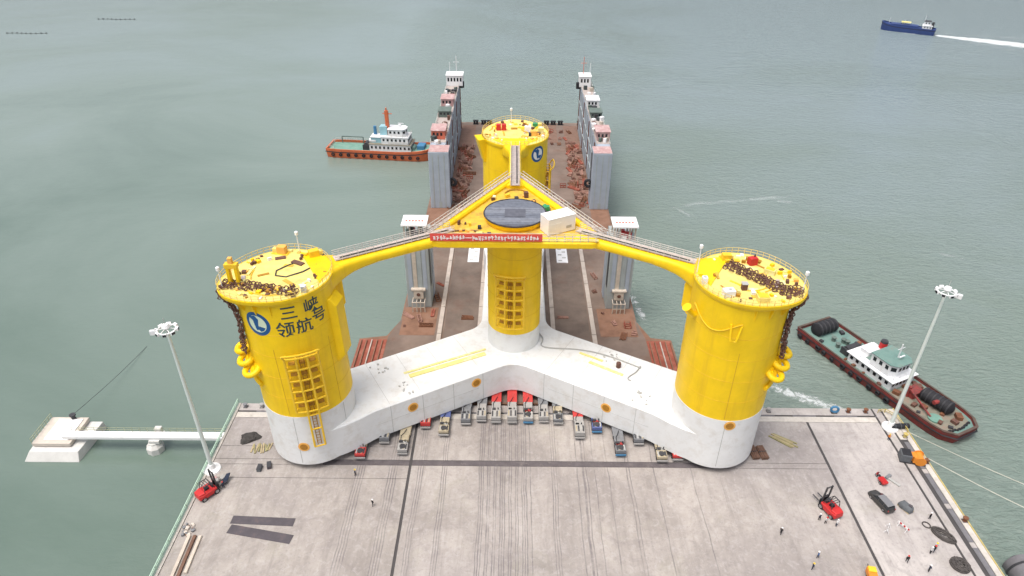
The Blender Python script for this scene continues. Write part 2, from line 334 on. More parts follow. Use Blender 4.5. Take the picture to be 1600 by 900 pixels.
# ---- columns
def column(key, r, top, lobe=None, lobe_h=0.0):
    cx, cy = CEN[key]
    b = MB(); b.lathe([(r+0.05, ZB+0.02), (r+0.05, ZY)], (cx, cy), 72)
    col = b.build('column', 'white_hull', plat, smooth=40)
    col['label'] = {'L': 'column with blue ring emblem and dark characters', 'R': 'plain column with chain over its outer side', 'B': 'rear column with blue ring emblem', 'C': 'slim central column under the round flange'}[key]
    b = MB(); b.lathe([(r, ZY+0.002), (r, top)], (cx, cy), 72); b.build('column_shell', 'yellow', col, smooth=40)
    return col
CEN['C'] = (PX, PY)
cols = {k: column(k, RC if k != 'C' else 5.8, ZT-0.9 if k != 'C' else 40.6) for k in 'LRBC'}
def on_col(key, ang, z, off=0.0):
    r = (RC if key != 'C' else 5.8)+off; c = CEN[key]; a = R(ang); return Vector((c[0]+r*cos(a), c[1]+r*sin(a), z))
OUT = {'L': 210, 'R': 330, 'B': 90}
def lobe_r(key, a, base, amp):
    d = (math.degrees(a)-OUT[key]+180) % 360-180; e = (math.degrees(a)-270+180) % 360-180
    return base+amp*math.exp(-(d/38.0)**2)+0.25*math.exp(-(e/40.0)**2)
for key in 'LRB':
    c = CEN[key]; n = 72; amp = {'L': 2.2, 'R': 1.9, 'B': 2.2}[key]
    def ring(base, am, z): return [(c[0]+lobe_r(key, 2*pi*i/n, base, am)*cos(2*pi*i/n), c[1]+lobe_r(key, 2*pi*i/n, base, am)*sin(2*pi*i/n), z) for i in range(n)]
    b = MB(); b.loft([ring(RC-0.6, 0, ZT-2.0), ring(RC-0.3, 0.15*amp, ZT-1.5), ring(RC+0.1, amp, ZT-.8), ring(RC+0.22, amp, ZT-0.5), ring(RC+0.22, amp, ZT)])
    b.build('column_collar', 'yellow', cols[key], smooth=30)
    b = MB(); b.loft([ring(RC, amp, ZT+0.004), ring(RC, amp, ZT+0.05)]); deck = b.build('column_deck', 'yellow_deck', cols[key])
    rg = random.Random(ord(key))                     # small fittings scattered near the rim
    for i in range(60):
        a = rg.uniform(0, 2*pi); rr = lobe_r(key, a, RC-0.2, amp)*rg.uniform(.62, .95); h = rg.uniform(.15, .7)
        if abs((math.degrees(a)-OUT[key]) % 360-180) < 25: continue
        g = MB(); g.box((c[0]+rr*cos(a), c[1]+rr*sin(a), ZT+.05+h/2), (rg.uniform(.25, .9), rg.uniform(.25, .8), h), a); g.build('deck_fitting', rg.choice(('yellow_frame', 'pale_yellow', 'fender_brown', 'chain_brown', 'yellow', 'white_paint', 'orange_ring', 'chain_brown')), deck, bevel=.03)
    for i in range(12):                              # gratings and mats lying on the deck
        a = rg.uniform(0, 2*pi); rr = rg.uniform(2.5, 7.0)
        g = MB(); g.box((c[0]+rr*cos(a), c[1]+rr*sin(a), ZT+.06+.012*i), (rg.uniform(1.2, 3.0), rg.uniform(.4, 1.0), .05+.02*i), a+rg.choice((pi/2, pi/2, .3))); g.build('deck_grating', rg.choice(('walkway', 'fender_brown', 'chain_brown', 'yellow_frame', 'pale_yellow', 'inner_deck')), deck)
    for i in range(5):
        a = rg.uniform(0, 2*pi); rr = rg.uniform(3, 7.2); da = rg.uniform(.4, 1.1)
        g = MB(); g.tube([(c[0]+rr*cos(a+da*k/8), c[1]+rr*sin(a+da*k/8), ZT+.16) for k in range(9)], .1, 5); g.build('deck_pipe', rg.choice(('yellow_frame', 'fender_brown', 'pale_yellow')), deck)
    for i in range(20):
        if abs((18*i-OUT[key]+180) % 360-180) > 75: continue          # stiffener knees under the rim
        a = 2*pi*i/20; t_ = Vector((-sin(a), cos(a), 0)); n_ = Vector((cos(a), sin(a), 0)); cc = Vector((c[0], c[1], 0)); ro = lobe_r(key, a, RC-.05, amp)
        g = MB(); g.loft([[cc+n_*(RC-.3)+t_*q+Vector((0, 0, ZT-3.2)) for q in (-.08, .08)]+[cc+n_*(RC+.12)+t_*q+Vector((0, 0, ZT-3.2)) for q in (.08, -.08)], [cc+n_*(RC-.3)+t_*q+Vector((0, 0, ZT-.9)) for q in (-.08, .08)]+[cc+n_*ro+t_*q+Vector((0, 0, ZT-.9)) for q in (.08, -.08)]]); g.build('rim_knee', 'yellow', deck)
    # coaming and handrail around the rim
    b = MB(); k = 48
    rp = [Vector((c[0]+(lobe_r(key, 2*pi*i/k, RC+0.1, amp))*cos(2*pi*i/k), c[1]+(lobe_r(key, 2*pi*i/k, RC+0.1, amp))*sin(2*pi*i/k), ZT)) for i in range(k)]
    for i, p in enumerate(rp):
        b.cyl(p, p+Vector((0, 0, 1.15)), 0.045, None, 5)
    for h in (0.6, 1.15): b.tube([p+Vector((0, 0, h)) for p in rp], 0.045, 5, True)
    b.build('handrail', 'rail_yellow', cols[key])
# weld seam lines on the shells
mat('seam_ring', (0.72, 0.41, 0.006), 0.6)
for key in 'LRBC':
    for z in (18.6, 23.4, 28.2, 33.0):
        b = MB(); b.torus((CEN[key][0], CEN[key][1], z), RC if key != 'C' else 5.8, 0.035, (0, 0, 1), 72, 4); b.build('girth_weld', 'seam_ring', cols[key])
for arm in range(3):
    for s in (12, 19, 26, 33):
        b = MB(); b.bar(side_point(arm, s, -7.2, ZP+.012), side_point(arm, s, 7.2, ZP+.012), .07, .02); b.build('weld_seam', 'weld_grey', pont)
for key, angs, bands in (('L', (262, 330), ()), ('R', (262,), ((205, 255, 35.2),)), ('B', (), ())):
    for a in angs:
        b = MB(); b.bar(on_col(key, a, ZY+0.4, 0.01), on_col(key, a, 30, 0.01), 0.09, 0.03); b.build('weld_seam', 'seam_yellow', cols[key])
        b = MB(); b.bar(on_col(key, a+3, ZB+0.5, 0.06), on_col(key, a+3, ZY-0.3, 0.06), 0.09, 0.03); b.build('weld_seam', 'seam', cols[key])
b = MB()                                                      # draped cable loop across the right column
b.tube([on_col('R', a, 36.2-2.6*sin(pi*(a-192)/66.0)**1.3*(1 if a < 246 else 1), 0.12) for a in range(192, 259, 3)], 0.10, 6); b.build('fender_bead', 'yellow_frame', cols['R'])
b = MB(); b.tube([on_col('R', 246, 35.9, 0.1), on_col('R', 248, 33.0, 0.9), on_col('R', 254, 33.0, 0.9), on_col('R', 258, 35.9, 0.1)], 0.18, 6); b.build('pad_eye', 'yellow', cols['R'])
for key, a, z in (('L', 271, 6.4), ('R', 270.6, 12.9)):
    p = on_col(key, a, z, 0.05); n = p-Vector((CEN[key][0], CEN[key][1], z))
    o = disc_on('anode_plate', p, n, 1.1, 'orange_ring', 0.05, 0.0, cols[key]); disc_on('anode_cap', p, n, 0.75, 'orange_disc', 0.05, 0.05, o)
# ---- sponson boxes (haunches) under the arms and horns
for key, a, z0, z1 in (('L', 352, 24.5, 35.5), ('L', 30, 32, 36.8), ('R', 150, 32, 36.8)):
    b = MB(); A = R(a); t = Vector((-sin(A), cos(A), 0)); nn = Vector((cos(A), sin(A), 0))
    def ringz(z, o): c0 = on_col(key, a, z, 0); return [c0-nn*1.0-t*2.0, c0+nn*o-t*1.7, c0+nn*o+t*1.7, c0-nn*1.0+t*2.0]
    b.loft([ringz(z0-1.6, 0.0), ringz(z0, 1.25), ringz(z1, 1.25), ringz(z1+1.4, 0.2)]); b.build('sponson_box', 'yellow', cols[key], bevel=0.15)
b = MB(); p = on_col('R', 196, 34.0, 0.2); q = on_col('R', 196, 36.0, 2.0); b.tube([p, (p+q)/2+Vector((-.3, 0, .1)), q], [0.6, 0.5, 0.85], 12); b.build('bollard_horn', 'yellow', cols['R'], smooth=50)
b = MB(); p = on_col('B', 196, 33.6, 0.0); b.loft([[on_col('B', 188, 34, -.5), on_col('B', 188, 34, .4), on_col('B', 206, 34, .4), on_col('B', 206, 34, -.5)], [on_col('B', 184, ZT, -.5), on_col('B', 186, ZT, 2.2), on_col('B', 208, ZT, 2.2), on_col('B', 210, ZT, -.5)]]); b.build('gallery_bracket', 'yellow', cols['B'], bevel=0.1)
# ---- boat landing frames
def landing(key, a0, a1, z0, z1, tail=None):
    b = MB(); off = 1.1; aa = [a0+(a1-a0)*i/3.0 for i in range(4)]
    for a in aa: b.tube([on_col(key, a, z0, off), on_col(key, a, z1, off)], 0.2, 6)
    zs = [z0+(z1-z0)*i/5.0 for i in range(6)]
    for z in zs: b.tube([on_col(key, a0+(a1-a0)*i/8.0, z, off) for i in range(9)], 0.18, 6)
    for a in aa:
        for z in zs: b.tube([on_col(key, a, z, -0.1), on_col(key, a, z, off)], 0.12, 5)
    b.tube([on_col(key, a0+(a1-a0)*i/8.0, z1+1.3, off+0.9) for i in range(9)], 0.2, 6); b.tube([on_col(key, a0, z1, off), on_col(key, a0, z1+1.3, off+0.9)], 0.16, 6); b.tube([on_col(key, a1, z1, off), on_col(key, a1, z1+1.3, off+0.9)], 0.16, 6)
    o = b.build('boat_landing', 'yellow_frame', cols[key], smooth=60)
    am = (aa[1]+aa[2])/2
    b = MB(); lo = tail if tail else z0
    for da in (-2.2, 2.2): b.tube([on_col(key, am+da, lo, 0.6), on_col(key, am+da, z1, 0.6)], 0.09, 5)
    z = lo+0.3
    while z < z1: b.tube([on_col(key, am-2.2, z, 0.6), on_col(key, am+2.2, z, 0.6)], 0.07, 4); z += 0.7
    b.build('ladder', 'fender_brown', o)
    # platforms behind the frame, seen as brown squares between the tubes
    for a, bb in ((aa[0], aa[1]), (aa[1], aa[2]), (aa[2], aa[3])):
        for k in range(5):
            g = MB(); z = (zs[k]+zs[k+1])/2-0.45; a_, b_ = a+(bb-a)*.2, a+(bb-a)*.8
            g.loft([[on_col(key, a_, z, .05), on_col(key, b_, z, .05), on_col(key, b_, z, .55), on_col(key, a_, z, .55)], [on_col(key, a_, z+.5, .05), on_col(key, b_, z+.5, .05), on_col(key, b_, z+.5, .3), on_col(key, a_, z+.5, .3)]])
            g.build('rubber_fender', 'fender_brown', o)
    if tail:
        b = MB()
        for a in (aa[1], aa[2]): b.tube([on_col(key, a, tail, off), on_col(key, a, z0, off)], 0.2, 6)
        for z in (tail, (tail+z0)/2, z0-1): b.tube([on_col(key, aa[1], z, off), on_col(key, aa[2], z, off)], 0.15, 6)
        for z in (tail+.3, z0-.8):
            for a in (aa[1], aa[2]): b.tube([on_col(key, a, z, -.1), on_col(key, a, z, off)], 0.14, 5)
        b.build('landing_leg', 'yellow_frame', o)
landing('L', 274, 309, 16.2, 28.6, 7.2)
landing('C', 236, 287, 16.4, 28.8)
landing('B', 342, 374, 18.0, 31.0)
# ---- mooring fairleads
for key, sgn in (('L', 1), ('R', -1)):
    for i, da in enumerate((-13, 0, 13)):
        a = OUT[key]+sgn*da; p = on_col(key, a, 26.2-1.2*i, 0.9); A = R(a)
        b = MB(); b.torus(p, 1.35, 0.55, (0.35*cos(A), 0.35*sin(A), 1), 18, 8); b.cyl(on_col(key, a, 25.6-1.2*i, -0.2), p, 0.75, None, 10); b.build('fairlead', 'yellow', cols[key], smooth=60)
    b = MB(); b.tube([on_col(key, OUT[key]+d, 20.5, 0.3) for d in range(-20, 21, 5)], 0.4, 8); b.build('fairlead_rib', 'yellow', cols[key], smooth=60)
# ---- arms and triangular top frame
ZA0, ZA1 = 38.9, 40.4
def rr_section(c, t, hw, z0, z1, rad=0.7):
    pts = []
    for sx, zz, a0 in ((1, z1, 0), (-1, z1, 90), (-1, z0, 180), (1, z0, 270)):
        for k in range(4):
            a = R(a0+30*k); pts.append(Vector((c[0], c[1], 0))+t*(sx*(hw-rad)+rad*cos(a))+Vector((0, 0, zz-(rad if zz == z1 else -rad)+rad*sin(a))))
    return pts
for i, key in enumerate('LRB'):
    A = ANG[i]; t = Vector((-sin(A), cos(A), 0)); rings = []
    for s in (14.5, 17.5, 19.5, 21.5, 24, 27, 30, 33, 35, 36.5, 38, 39.5, 41, 42.5):
        hw = 1.5+0.03*max(0, 22-s)*2.0+max(0, s-34)**1.7*0.125; dz = 0.35+max(0, s-30)**1.3*0.085
        rings.append(rr_section((PX+s*cos(A), PY+s*sin(A)), t, hw, ZA0-dz, ZA1+max(0, s-36)*.05))
    b = MB(); b.loft(rings); arm = b.build('bridge_arm', 'yellow', plat, smooth=40)
    def AP(s, tt, z): return (PX+s*cos(A)-tt*sin(A), PY+s*sin(A)+tt*cos(A), z)
    s1 = 37.8
    back = {0: -1, 1: 1, 2: 0}[i]; o0 = back*0.55
    b = MB(); b.bar(AP(14, o0, ZA1+0.22), AP(s1, o0, ZA1+0.22), 1.9, 0.10); wk = b.build('walkway', 'walkway' if i == 2 else 'walkway_pale', arm)
    b = MB()
    for tt in (o0-1.05, o0+1.05):
        s = 14.0
        while s <= s1: b.bar(AP(s, tt, ZA1+0.05), AP(s, tt, ZA1+1.35), 0.08); s += 1.5
        for h in (0.55, 0.95, 1.35): b.bar(AP(14, tt, ZA1+h), AP(s1, tt, ZA1+h), 0.09)
    b.build('handrail', 'rail_white', wk)
    b = MB(); b.tube([AP(15, o0-0.4*(back or 1), ZA1+0.36), AP(s1-1, o0-0.4*(back or 1), ZA1+0.36)], 0.14, 6); b.build('cable_duct', 'dark_steel', wk)
def tri_r(phi, ap, cap):
    d = (math.degrees(phi)-270+60) % 120-60; return min(ap/max(0.2, cos(R(d))), cap)
n = 144
def tri_ring(ap, cap, z): return [(PX+tri_r(2*pi*i/n, ap, cap)*cos(2*pi*i/n), PY+tri_r(2*pi*i/n, ap, cap)*sin(2*pi*i/n), z) for i in range(n)]
b = MB(); b.loft([tri_ring(9.2, 16.0, ZA0+.3), tri_ring(9.2, 16.0, ZA1-.3), tri_ring(9.45, 16.3, ZA1+.02), tri_ring(11.1, 18.9, ZA1+.02), tri_ring(11.4, 19.3, ZA1-.3), tri_ring(11.4, 19.3, ZA0+.3), tri_ring(11.1, 18.9, ZA0-.02), tri_ring(9.45, 16.3, ZA0-.02), tri_ring(9.2, 16.0, ZA0+.3)], False, False)
frame = b.build('triangle_frame', 'yellow', plat, smooth=35)
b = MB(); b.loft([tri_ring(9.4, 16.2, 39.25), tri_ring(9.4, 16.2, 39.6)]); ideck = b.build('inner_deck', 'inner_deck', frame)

# walkway strip and handrails on the two rear edges, rail on the front edge
for e0, front in ((270, True), (30, False), (150, False)):
    A = R(e0); t = Vector((-sin(A), cos(A), 0)); nn = Vector((cos(A), sin(A), 0)); c0 = Vector((PX, PY, 0))
    L0 = 16.0
    b = MB(); b.bar(c0+nn*10.75-t*L0+Vector((0, 0, ZA1+.12)), c0+nn*10.75+t*L0+Vector((0, 0, ZA1+.12)), .8, 0.08); wk = b.build('walkway', 'yellow_deck' if front else 'walkway_pale', frame)
    b = MB()
    for rr in (11.2, 10.3):
        k = -L0
        while k <= L0: p = c0+nn*rr+t*k; b.bar(p+Vector((0, 0, ZA1)), p+Vector((0, 0, ZA1+1.3)), 0.08); k += 1.5
        for h in (0.6, 1.3): b.bar(c0+nn*rr-t*L0+Vector((0, 0, ZA1+h)), c0+nn*rr+t*L0+Vector((0, 0, ZA1+h)), 0.09)
    b.build('handrail', 'rail_white', wk)
# central flange with its plank cover
b = MB(); b.lathe([(5.9, 39.6), (6.3, 40.3), (6.3, 40.9)], (PX, PY), 64); fl = b.build('tower_flange', 'yellow', cols['C'], smooth=40)
b = MB(); b.torus((PX, PY, 40.95), 6.35, 0.16, (0, 0, 1), 64, 6); b.build('flange_ring', 'dark_steel', fl, smooth=60)
rf = 6.2; k = 13; wd = 2*rf/k; rng = random.Random(5)
mat('plank_a', (0.15, 0.165, 0.20), 0.7, var=0.35, scale=0.9); mat('plank_b', (0.20, 0.215, 0.25), 0.7, var=0.35, scale=0.9); mat('plank_c', (0.115, 0.12, 0.145), 0.7, var=0.35, scale=0.9)
for i in range(k):
    y0 = -rf+i*wd; y1 = y0+wd*0.94; h = lambda yy: math.sqrt(max(0.01, rf*rf-yy*yy)); poly = [(PX-h(y0), PY+y0), (PX+h(y0), PY+y0)]
    if y0 < 0 < y1: poly += [(PX+rf, PY)]
    poly += [(PX+h(y1), PY+y1), (PX-h(y1), PY+y1)]
    if y0 < 0 < y1: poly += [(PX-rf, PY)]
    b = MB(); b.prism(poly, 40.86, 41.0+rng.uniform(0, .04)); b.build('cover_plank', rng.choice(('plank_a', 'plank_b', 'plank_c', 'plank_a')), fl)
b = MB(); b.box((PX, PY-0.3, 41.08), (4.2, 3.6, 0.06)); b.build('cover_hatch', 'plank_c', fl)
rg = random.Random(90)
for i in range(46):
    x, y = PX+rg.uniform(-12, 12), PY+rg.uniform(-9, 11); dx, dy = x-PX, y-PY
    if math.hypot(dx, dy) < 7.0 or max(-dy, dx*.866+dy*.5, -dx*.866+dy*.5) > 8.7 or (4.5 < dx < 13 and -8.5 < dy < -.5): continue
    h = rg.uniform(.2, .9); g = MB(); g.box((x, y, 39.6+h/2), (rg.uniform(.3, 1.1), rg.uniform(.3, .9), h), rg.uniform(0, 3)); g.build('deck_box', rg.choice(('yellow_frame', 'orange_ring', 'fender_brown', 'chain_brown', 'pale_yellow', 'dark_steel')), frame, bevel=.04)
# small pipes and boxes on the inner deck
rng = random.Random(21)
for x, y, sx, sy, sz, m in ((-8.5, 118.2, 1.6, 1.2, .9, 'yellow_frame'), (-6.5, 119.6, 1.2, .9, .7, 'yellow_deck'), (-10.2, 118.0, .8, .8, 1.2, 'yellow_deck'), (-3, 117.6, 1.5, .6, .5, 'chain_brown'), (1.5, 117.5, .7, .6, .6, 'chain_brown'), (2.9, 137.0, .9, .9, 1.3, 'chain_brown'), (0.8, 136.0, .8, .7, .6, 'dark_steel'), (-6.6, 122.4, .7, .7, .7, 'dark_steel'), (-4.6, 119.6, .8, .8, .6, 'dark_steel'), (-2.6, 134.4, .7, .5, .4, 'dark_steel')):
    b = MB(); b.box((x, y, 39.6+sz/2), (sx, sy, sz), rng.uniform(-.4, .4)); b.build('deck_box', m, frame, bevel=0.05)
b = MB(); b.tube([(PX-12.5, 121.0, 39.75), (PX-9, 121.5, 39.75), (PX-7.0, 120.8, 39.75), (PX-5.5, 119.6, 39.75), (PX-2, 118.6, 39.75)], 0.16, 6); b.build('hose', 'chain_brown', frame)
b = MB(); b.torus((PX+.3, 138.0, 39.8), 2.6, 0.16, (0, 0, 1), 20, 6, R(15), R(165), (1, 0, 0)); b.build('arch_pipe', 'fender_brown', frame)
# ---- emblem and characters painted on the shells
def patch_on(key, ang, z, fn_pts_faces, name, m, parent, off):
    vs, fs = fn_pts_faces; r = RC if key != 'C' else 5.8
    import bmesh
    bm = bmesh.new(); bv = [bm.verts.new((a, c, 0)) for a, c in vs]
    for f in fs:
        try: bm.faces.new([bv[i] for i in f])
        except ValueError: pass
    u0, u1 = min(v[0] for v in vs), max(v[0] for v in vs); u = u0+.2
    while u < u1:                                   # cut into strips so that the paint follows the curved shell
        bmesh.ops.bisect_plane(bm, geom=bm.verts[:]+bm.edges[:]+bm.faces[:], plane_co=(u, 0, 0), plane_no=(1, 0, 0)); u += .25
    bm.verts.index_update(); vs = [(v.co.x, v.co.y) for v in bm.verts]; fs = [tuple(v.index for v in f.verts) for f in bm.faces]; bm.free()
    b = MB(); b.add([on_col(key, ang+math.degrees(u/r), z+v, off) for u, v in vs], fs); return b.build(name, m, parent)
def ring_faces(r0, r1, n=40):
    vs = []; fs = []
    for i in range(n): a = 2*pi*i/n; vs += [(r0*cos(a), r0*sin(a)), (r1*cos(a), r1*sin(a))]
    for i in range(n): j = (i+1) % n; fs.append((2*i, 2*i+1, 2*j+1, 2*j))
    return vs, fs
def grid_poly(pts):     # fan polygon
    return pts, [tuple(range(len(pts)))]
def emblem(key, ang, z, s):
    o = patch_on(key, ang, z, ring_faces(1.55*s, 2.15*s), 'emblem_ring', 'logo_blue', cols[key], 0.02)
    patch_on(key, ang, z, ring_faces(0.02, 1.54*s), 'emblem_field', 'logo_pale' if key == 'L' else 'white_paint', o, 0.02)
    patch_on(key, ang, z, grid_poly([(-1.45*s, 1.05*s), (-.2*s, 1.5*s), (.35*s, .9*s), (.15*s, -.2*s), (.3*s, -1.0*s), (-.35*s, -1.2*s), (-.55*s, -.3*s), (-.7*s, .55*s)]), 'emblem_stroke', 'logo_blue', o, 0.035)
    patch_on(key, ang, z, grid_poly([(.05*s, -1.0*s), (.3*s, -.35*s), (1.3*s, -.55*s), (.95*s, -1.1*s), (.4*s, -1.35*s)]), 'emblem_stroke', 'logo_blue', o, 0.035)
emblem('L', 249.5, 35.2, 1.13); emblem('B', 313.5, 37.3, 1.0)
def glyph(ch, key, ang, z, size):
    cu = bpy.data.curves.new('glyph', 'FONT'); cu.body = ch; cu.align_x = 'CENTER'; cu.align_y = 'CENTER'; cu.size = size; cu.resolution_u = 3; cu.offset = 0.035*size/2.6
    to = bpy.data.objects.new('glyph', cu); COL.objects.link(to)
    dg = bpy.context.evaluated_depsgraph_get(); me = bpy.data.meshes.new_from_object(to.evaluated_get(dg)); bpy.data.objects.remove(to)
    vs = [(v.co.x, v.co.y) for v in me.vertices]; fs = [tuple(p.vertices) for p in me.polygons]; bpy.data.meshes.remove(me)
    if vs:
        cx = (min(v[0] for v in vs)+max(v[0] for v in vs))/2; cy = (min(v[1] for v in vs)+max(v[1] for v in vs))/2
        patch_on(key, ang, z, ([(a-cx, b_-cy) for a, b_ in vs], fs), 'painted_character', 'letter_dark', cols[key], 0.03)
for ch, a, z, s in (('三', 289, 37.6, 3.0), ('峡', 316.5, 37.9, 3.0), ('领', 282, 34.3, 3.3), ('航', 303.5, 34.4, 3.0), ('号', 323.5, 35.3, 3.0)):
    glyph(ch, 'L', a, z, s)
# the lettered column leans slightly outward
def subtree(o): return [o]+[d for ch in bpy.data.objects if ch.parent == o for d in subtree(ch)]
for o in subtree(cols['L']):
    for v in o.data.vertices: v.co.x -= max(0.0, v.co.z-14)*0.022
# ================================================================== things on the platform
box0 = empty('site_container', (9.0, 122.2, 39.66), 'white box container standing on the platform beside the round flange', 'container', rz=R(28))
# local frame: the container leans across the corner of the triangle frame
def lbox(parent, name, m, c, sz, bevel=0.03, rz=0.0):
    b = MB(); b.box(c, sz, rz); return b.build(name, m, parent, bevel=bevel, world=False)
lbox(box0, 'body', 'white_box', (0, 0, 1.75), (6.2, 3.2, 3.4)); lbox(box0, 'roof', 'white_box', (0, 0, 3.50), (6.3, 3.3, 0.10))
lbox(box0, 'skid', 'dark_steel', (0, 0, -0.03), (6.1, 2.7, 0.12)); lbox(box0, 'label_plate', 'seam', (1.6, -1.61, 1.1), (1.2, 0.03, 0.6), 0)
for x in (-2.2, -0.8): lbox(box0, 'door_panel', 'white_paint', (x, -1.61, 1.3), (1.2, 0.04, 2.1), 0.01)
ex = empty('green_winch', (7.0, 130.9, 39.6), 'small green motor winch beside the white container', 'winch')
lbox(ex, 'motor', 'green_paint', (0, 0, .55), (1.5, 1.0, .9)); b = MB(); b.cyl((-.2, -.9, .6), (-.2, .9, .6), .45, None, 14); b.build('drum', 'green_paint', ex, smooth=40, world=False); lbox(ex, 'skid', 'dark_steel', (0, 0, .05), (1.9, 1.6, .1), 0)
# banner on the front rail
ban = MB(); nx = 40; X0b, X1b = -15.7, 5.7; yb = PY-11.42; rng = random.Random(8)
wv = [0.05*sin(i*1.9)+0.04*sin(i*0.7) for i in range(nx+1)]
for th in (0.0, -0.03):
    pass
top = [(X0b+(X1b-X0b)*i/nx, yb-0.06+wv[i]*.4, 42.2) for i in range(nx+1)]; bot = [(X0b+(X1b-X0b)*i/nx, yb-0.15+wv[i], 40.65) for i in range(nx+1)]
topb = [(x, y+.03, z) for x, y, z in top]; botb = [(x, y+.03, z) for x, y, z in bot]
ban.loft([bot, top, topb, botb, bot], False, False, closed=False)
bo = ban.build('banner', 'red_banner', None); tag(bo, 'long red cloth banner with small white characters hung on the front handrail', 'banner')
tx = MB(); nch = 33; cw = (X1b-X0b-1.2)/nch
for c in range(nch):
    if c in (10, 11):                                   # the long dash
        x = X0b+0.6+c*cw; tx.bar((x, yb-.24, 41.43), (x+cw, yb-.24, 41.43), .02, .16); continue
    x = X0b+0.6+(c+.5)*cw
    for k in range(rng.randint(5, 7)):
        hz = rng.random() < .6; px = x+rng.uniform(-.12, .12); pz = 41.43+rng.uniform(-.34, .34)
        jy = yb-.24-.012*k
        if hz: tx.bar((px-.2, jy, pz), (px+.2, jy, pz), .008, .16)
        else: tx.bar((px, jy, pz-.28), (px, jy, pz+.28), .15, .008)
kind(tx.build('banner_lettering', 'banner_text', bo), 'stuff')
# mooring chains lying on the column tops and hanging over the rim
def chain(name, runs, label, r=0.11, step=0.62):
    b = MB(); rj = random.Random(len(runs))
    for pts in runs:
        pts = [Vector(p) for p in pts]; d = 0.0; k = 0
        for a, c in zip(pts[:-1], pts[1:]):
            L = (c-a).length; dirv = (c-a).normalized(); s = d
            while s < L:
                p = a+dirv*s; side = dirv.cross(Vector((0, 0, 1)));  side = Vector((1, 0, 0)) if side.length < .1 else side.normalized()
                up = side.cross(dirv); n = side if k % 2 else up; u = dirv
                q = p+Vector((rj.uniform(-.16, .16), rj.uniform(-.16, .16), rj.uniform(0, .14))); n = (n+Vector((rj.uniform(-.5, .5), rj.uniform(-.5, .5), rj.uniform(-.4, .4)))).normalized(); u = (u-n*u.dot(n)).normalized(); b.torus(q, 0.40, r, n, 8, 4, 0, 2*pi, u); s += step; k += 1
            d = s-L
    return tag(b.build(name, 'chain_brown'), label, 'chain', 'mooring chains on the column tops')
zt = ZT+0.25
oL = [Vector((-41+dx, 0, 0)) for dx in range(1)]
runs = []
for j, dy in enumerate((-0.9, -0.1, 0.7)):
    runs.append([(-36.6, 97.0+dy, zt), (-42.0, 98.6+dy, zt), (-47.5, 99.5+dy*1.2, zt), (-49.6, 99.4+dy*1.2, zt+.1), on_col('L', 208+4*j, 39.6, 2.35)+Vector((-.5, 0, 0)), on_col('L', 210+4*j, 36.8, .7)+Vector((-.5, 0, 0)), on_col('L', 212+4*j, 33.5, .45)+Vector((-.45, 0, 0)), on_col('L', 212+4*j, 27.2, .9)+Vector((-.3, 0, 0))])
chain('mooring_chain', runs, 'brown mooring chain laid over the deck of the column with characters')
runs = []
for j, d in enumerate((-1.0, -0.2, 0.6, 1.3)):
    runs.append([(39.0+d*.6, 107.6+d, zt), (42.5+d*.6, 103.6+d*.8, zt), (46.6+d*.6, 98.8+d*.8, zt), (48.8+d*.4, 98.4+d, zt+.1), on_col('R', 326+3*j, 39.6, 2.1), on_col('R', 324+3*j, 36.8, .6), on_col('R', 322+3*j, 34, .45), on_col('R', 322+3*j, 27.2, .9)])
chain('mooring_chain', runs, 'brown mooring chain laid over the plain column deck and its outer side')
# fittings on the column decks: pull-in winches, davits, boxes
def deck_item(name, loc, label, cat, parts, rz=0.0, group=None):
    e = empty(name, loc, label, cat, group, rz)
    for nm, m, c, sz in parts: lbox(e, nm, m, c, sz, 0.04)
    return e
zt = ZT+0.05
deck_item('chain_jack', (-47.6, 100.0, zt), 'tall yellow chain jack standing over the chain', 'chain jack', (('frame', 'yellow', (-.7, 0, 1.7), (.5, 1.0, 3.4)), ('frame', 'yellow', (.7, 0, 1.7), (.5, 1.0, 3.4)), ('head', 'yellow_frame', (0, 0, 3.7), (2.2, 1.1, .8)), ('ram', 'orange_ring', (0, 0, 4.6), (.7, .7, 1.2))))
deck_item('deck_winch', (-36.4, 109.6, zt), 'yellow winch by the bridge end on the column with characters', 'winch', (('drum_housing', 'yellow_frame', (0, 0, .7), (1.8, 1.3, 1.2)), ('motor', 'yellow_deck', (1.2, 0, .5), (.8, .8, .9)), ('skid', 'dark_steel', (.3, 0, .06), (3.0, 1.6, .12))), R(30))
deck_item('deck_winch', (-42.5, 110.6, zt), 'orange and yellow winch at the rear rim of the column with characters', 'winch', (('drum_housing', 'orange_ring', (0, 0, .8), (1.6, 1.2, 1.4)), ('motor', 'yellow_deck', (-1.3, .1, .5), (1.0, .9, .9)), ('skid', 'yellow_frame', (-.3, 0, .06), (3.2, 1.6, .12))), R(-10))
deck_item('control_cabinet', (-35.2, 97.6, zt), 'pale grey control cabinet near the rim above the characters', 'cabinet', (('body', 'white_box', (0, 0, .7), (.9, .7, 1.3)), ('door', 'seam', (0, -.37, .7), (.6, .03, 1.0))))
b = MB(); b.tube([(-35.2, 106.5, zt+.1), (-37.0, 104.0, zt+.1), (-39.5, 102.2, zt+.1), (-41.5, 102.6, zt+.1), (-41.8, 104.2, zt+.1), (-40.8, 105.5, zt+.1), (-39.5, 106.8, zt+.1)], 0.13, 6); tag(b.build('black_hose', 'dark_steel'), 'thin dark hose curling over the deck of the column with characters', 'hose')
deck_item('red_generator', (43.6, 108.0, zt), 'small red generator on the plain column deck', 'generator', (('body', 'red_paint', (0, 0, .75), (1.5, 1.2, 1.4)), ('exhaust', 'dark_steel', (.4, .2, 1.65), (.2, .2, .5))), R(15))
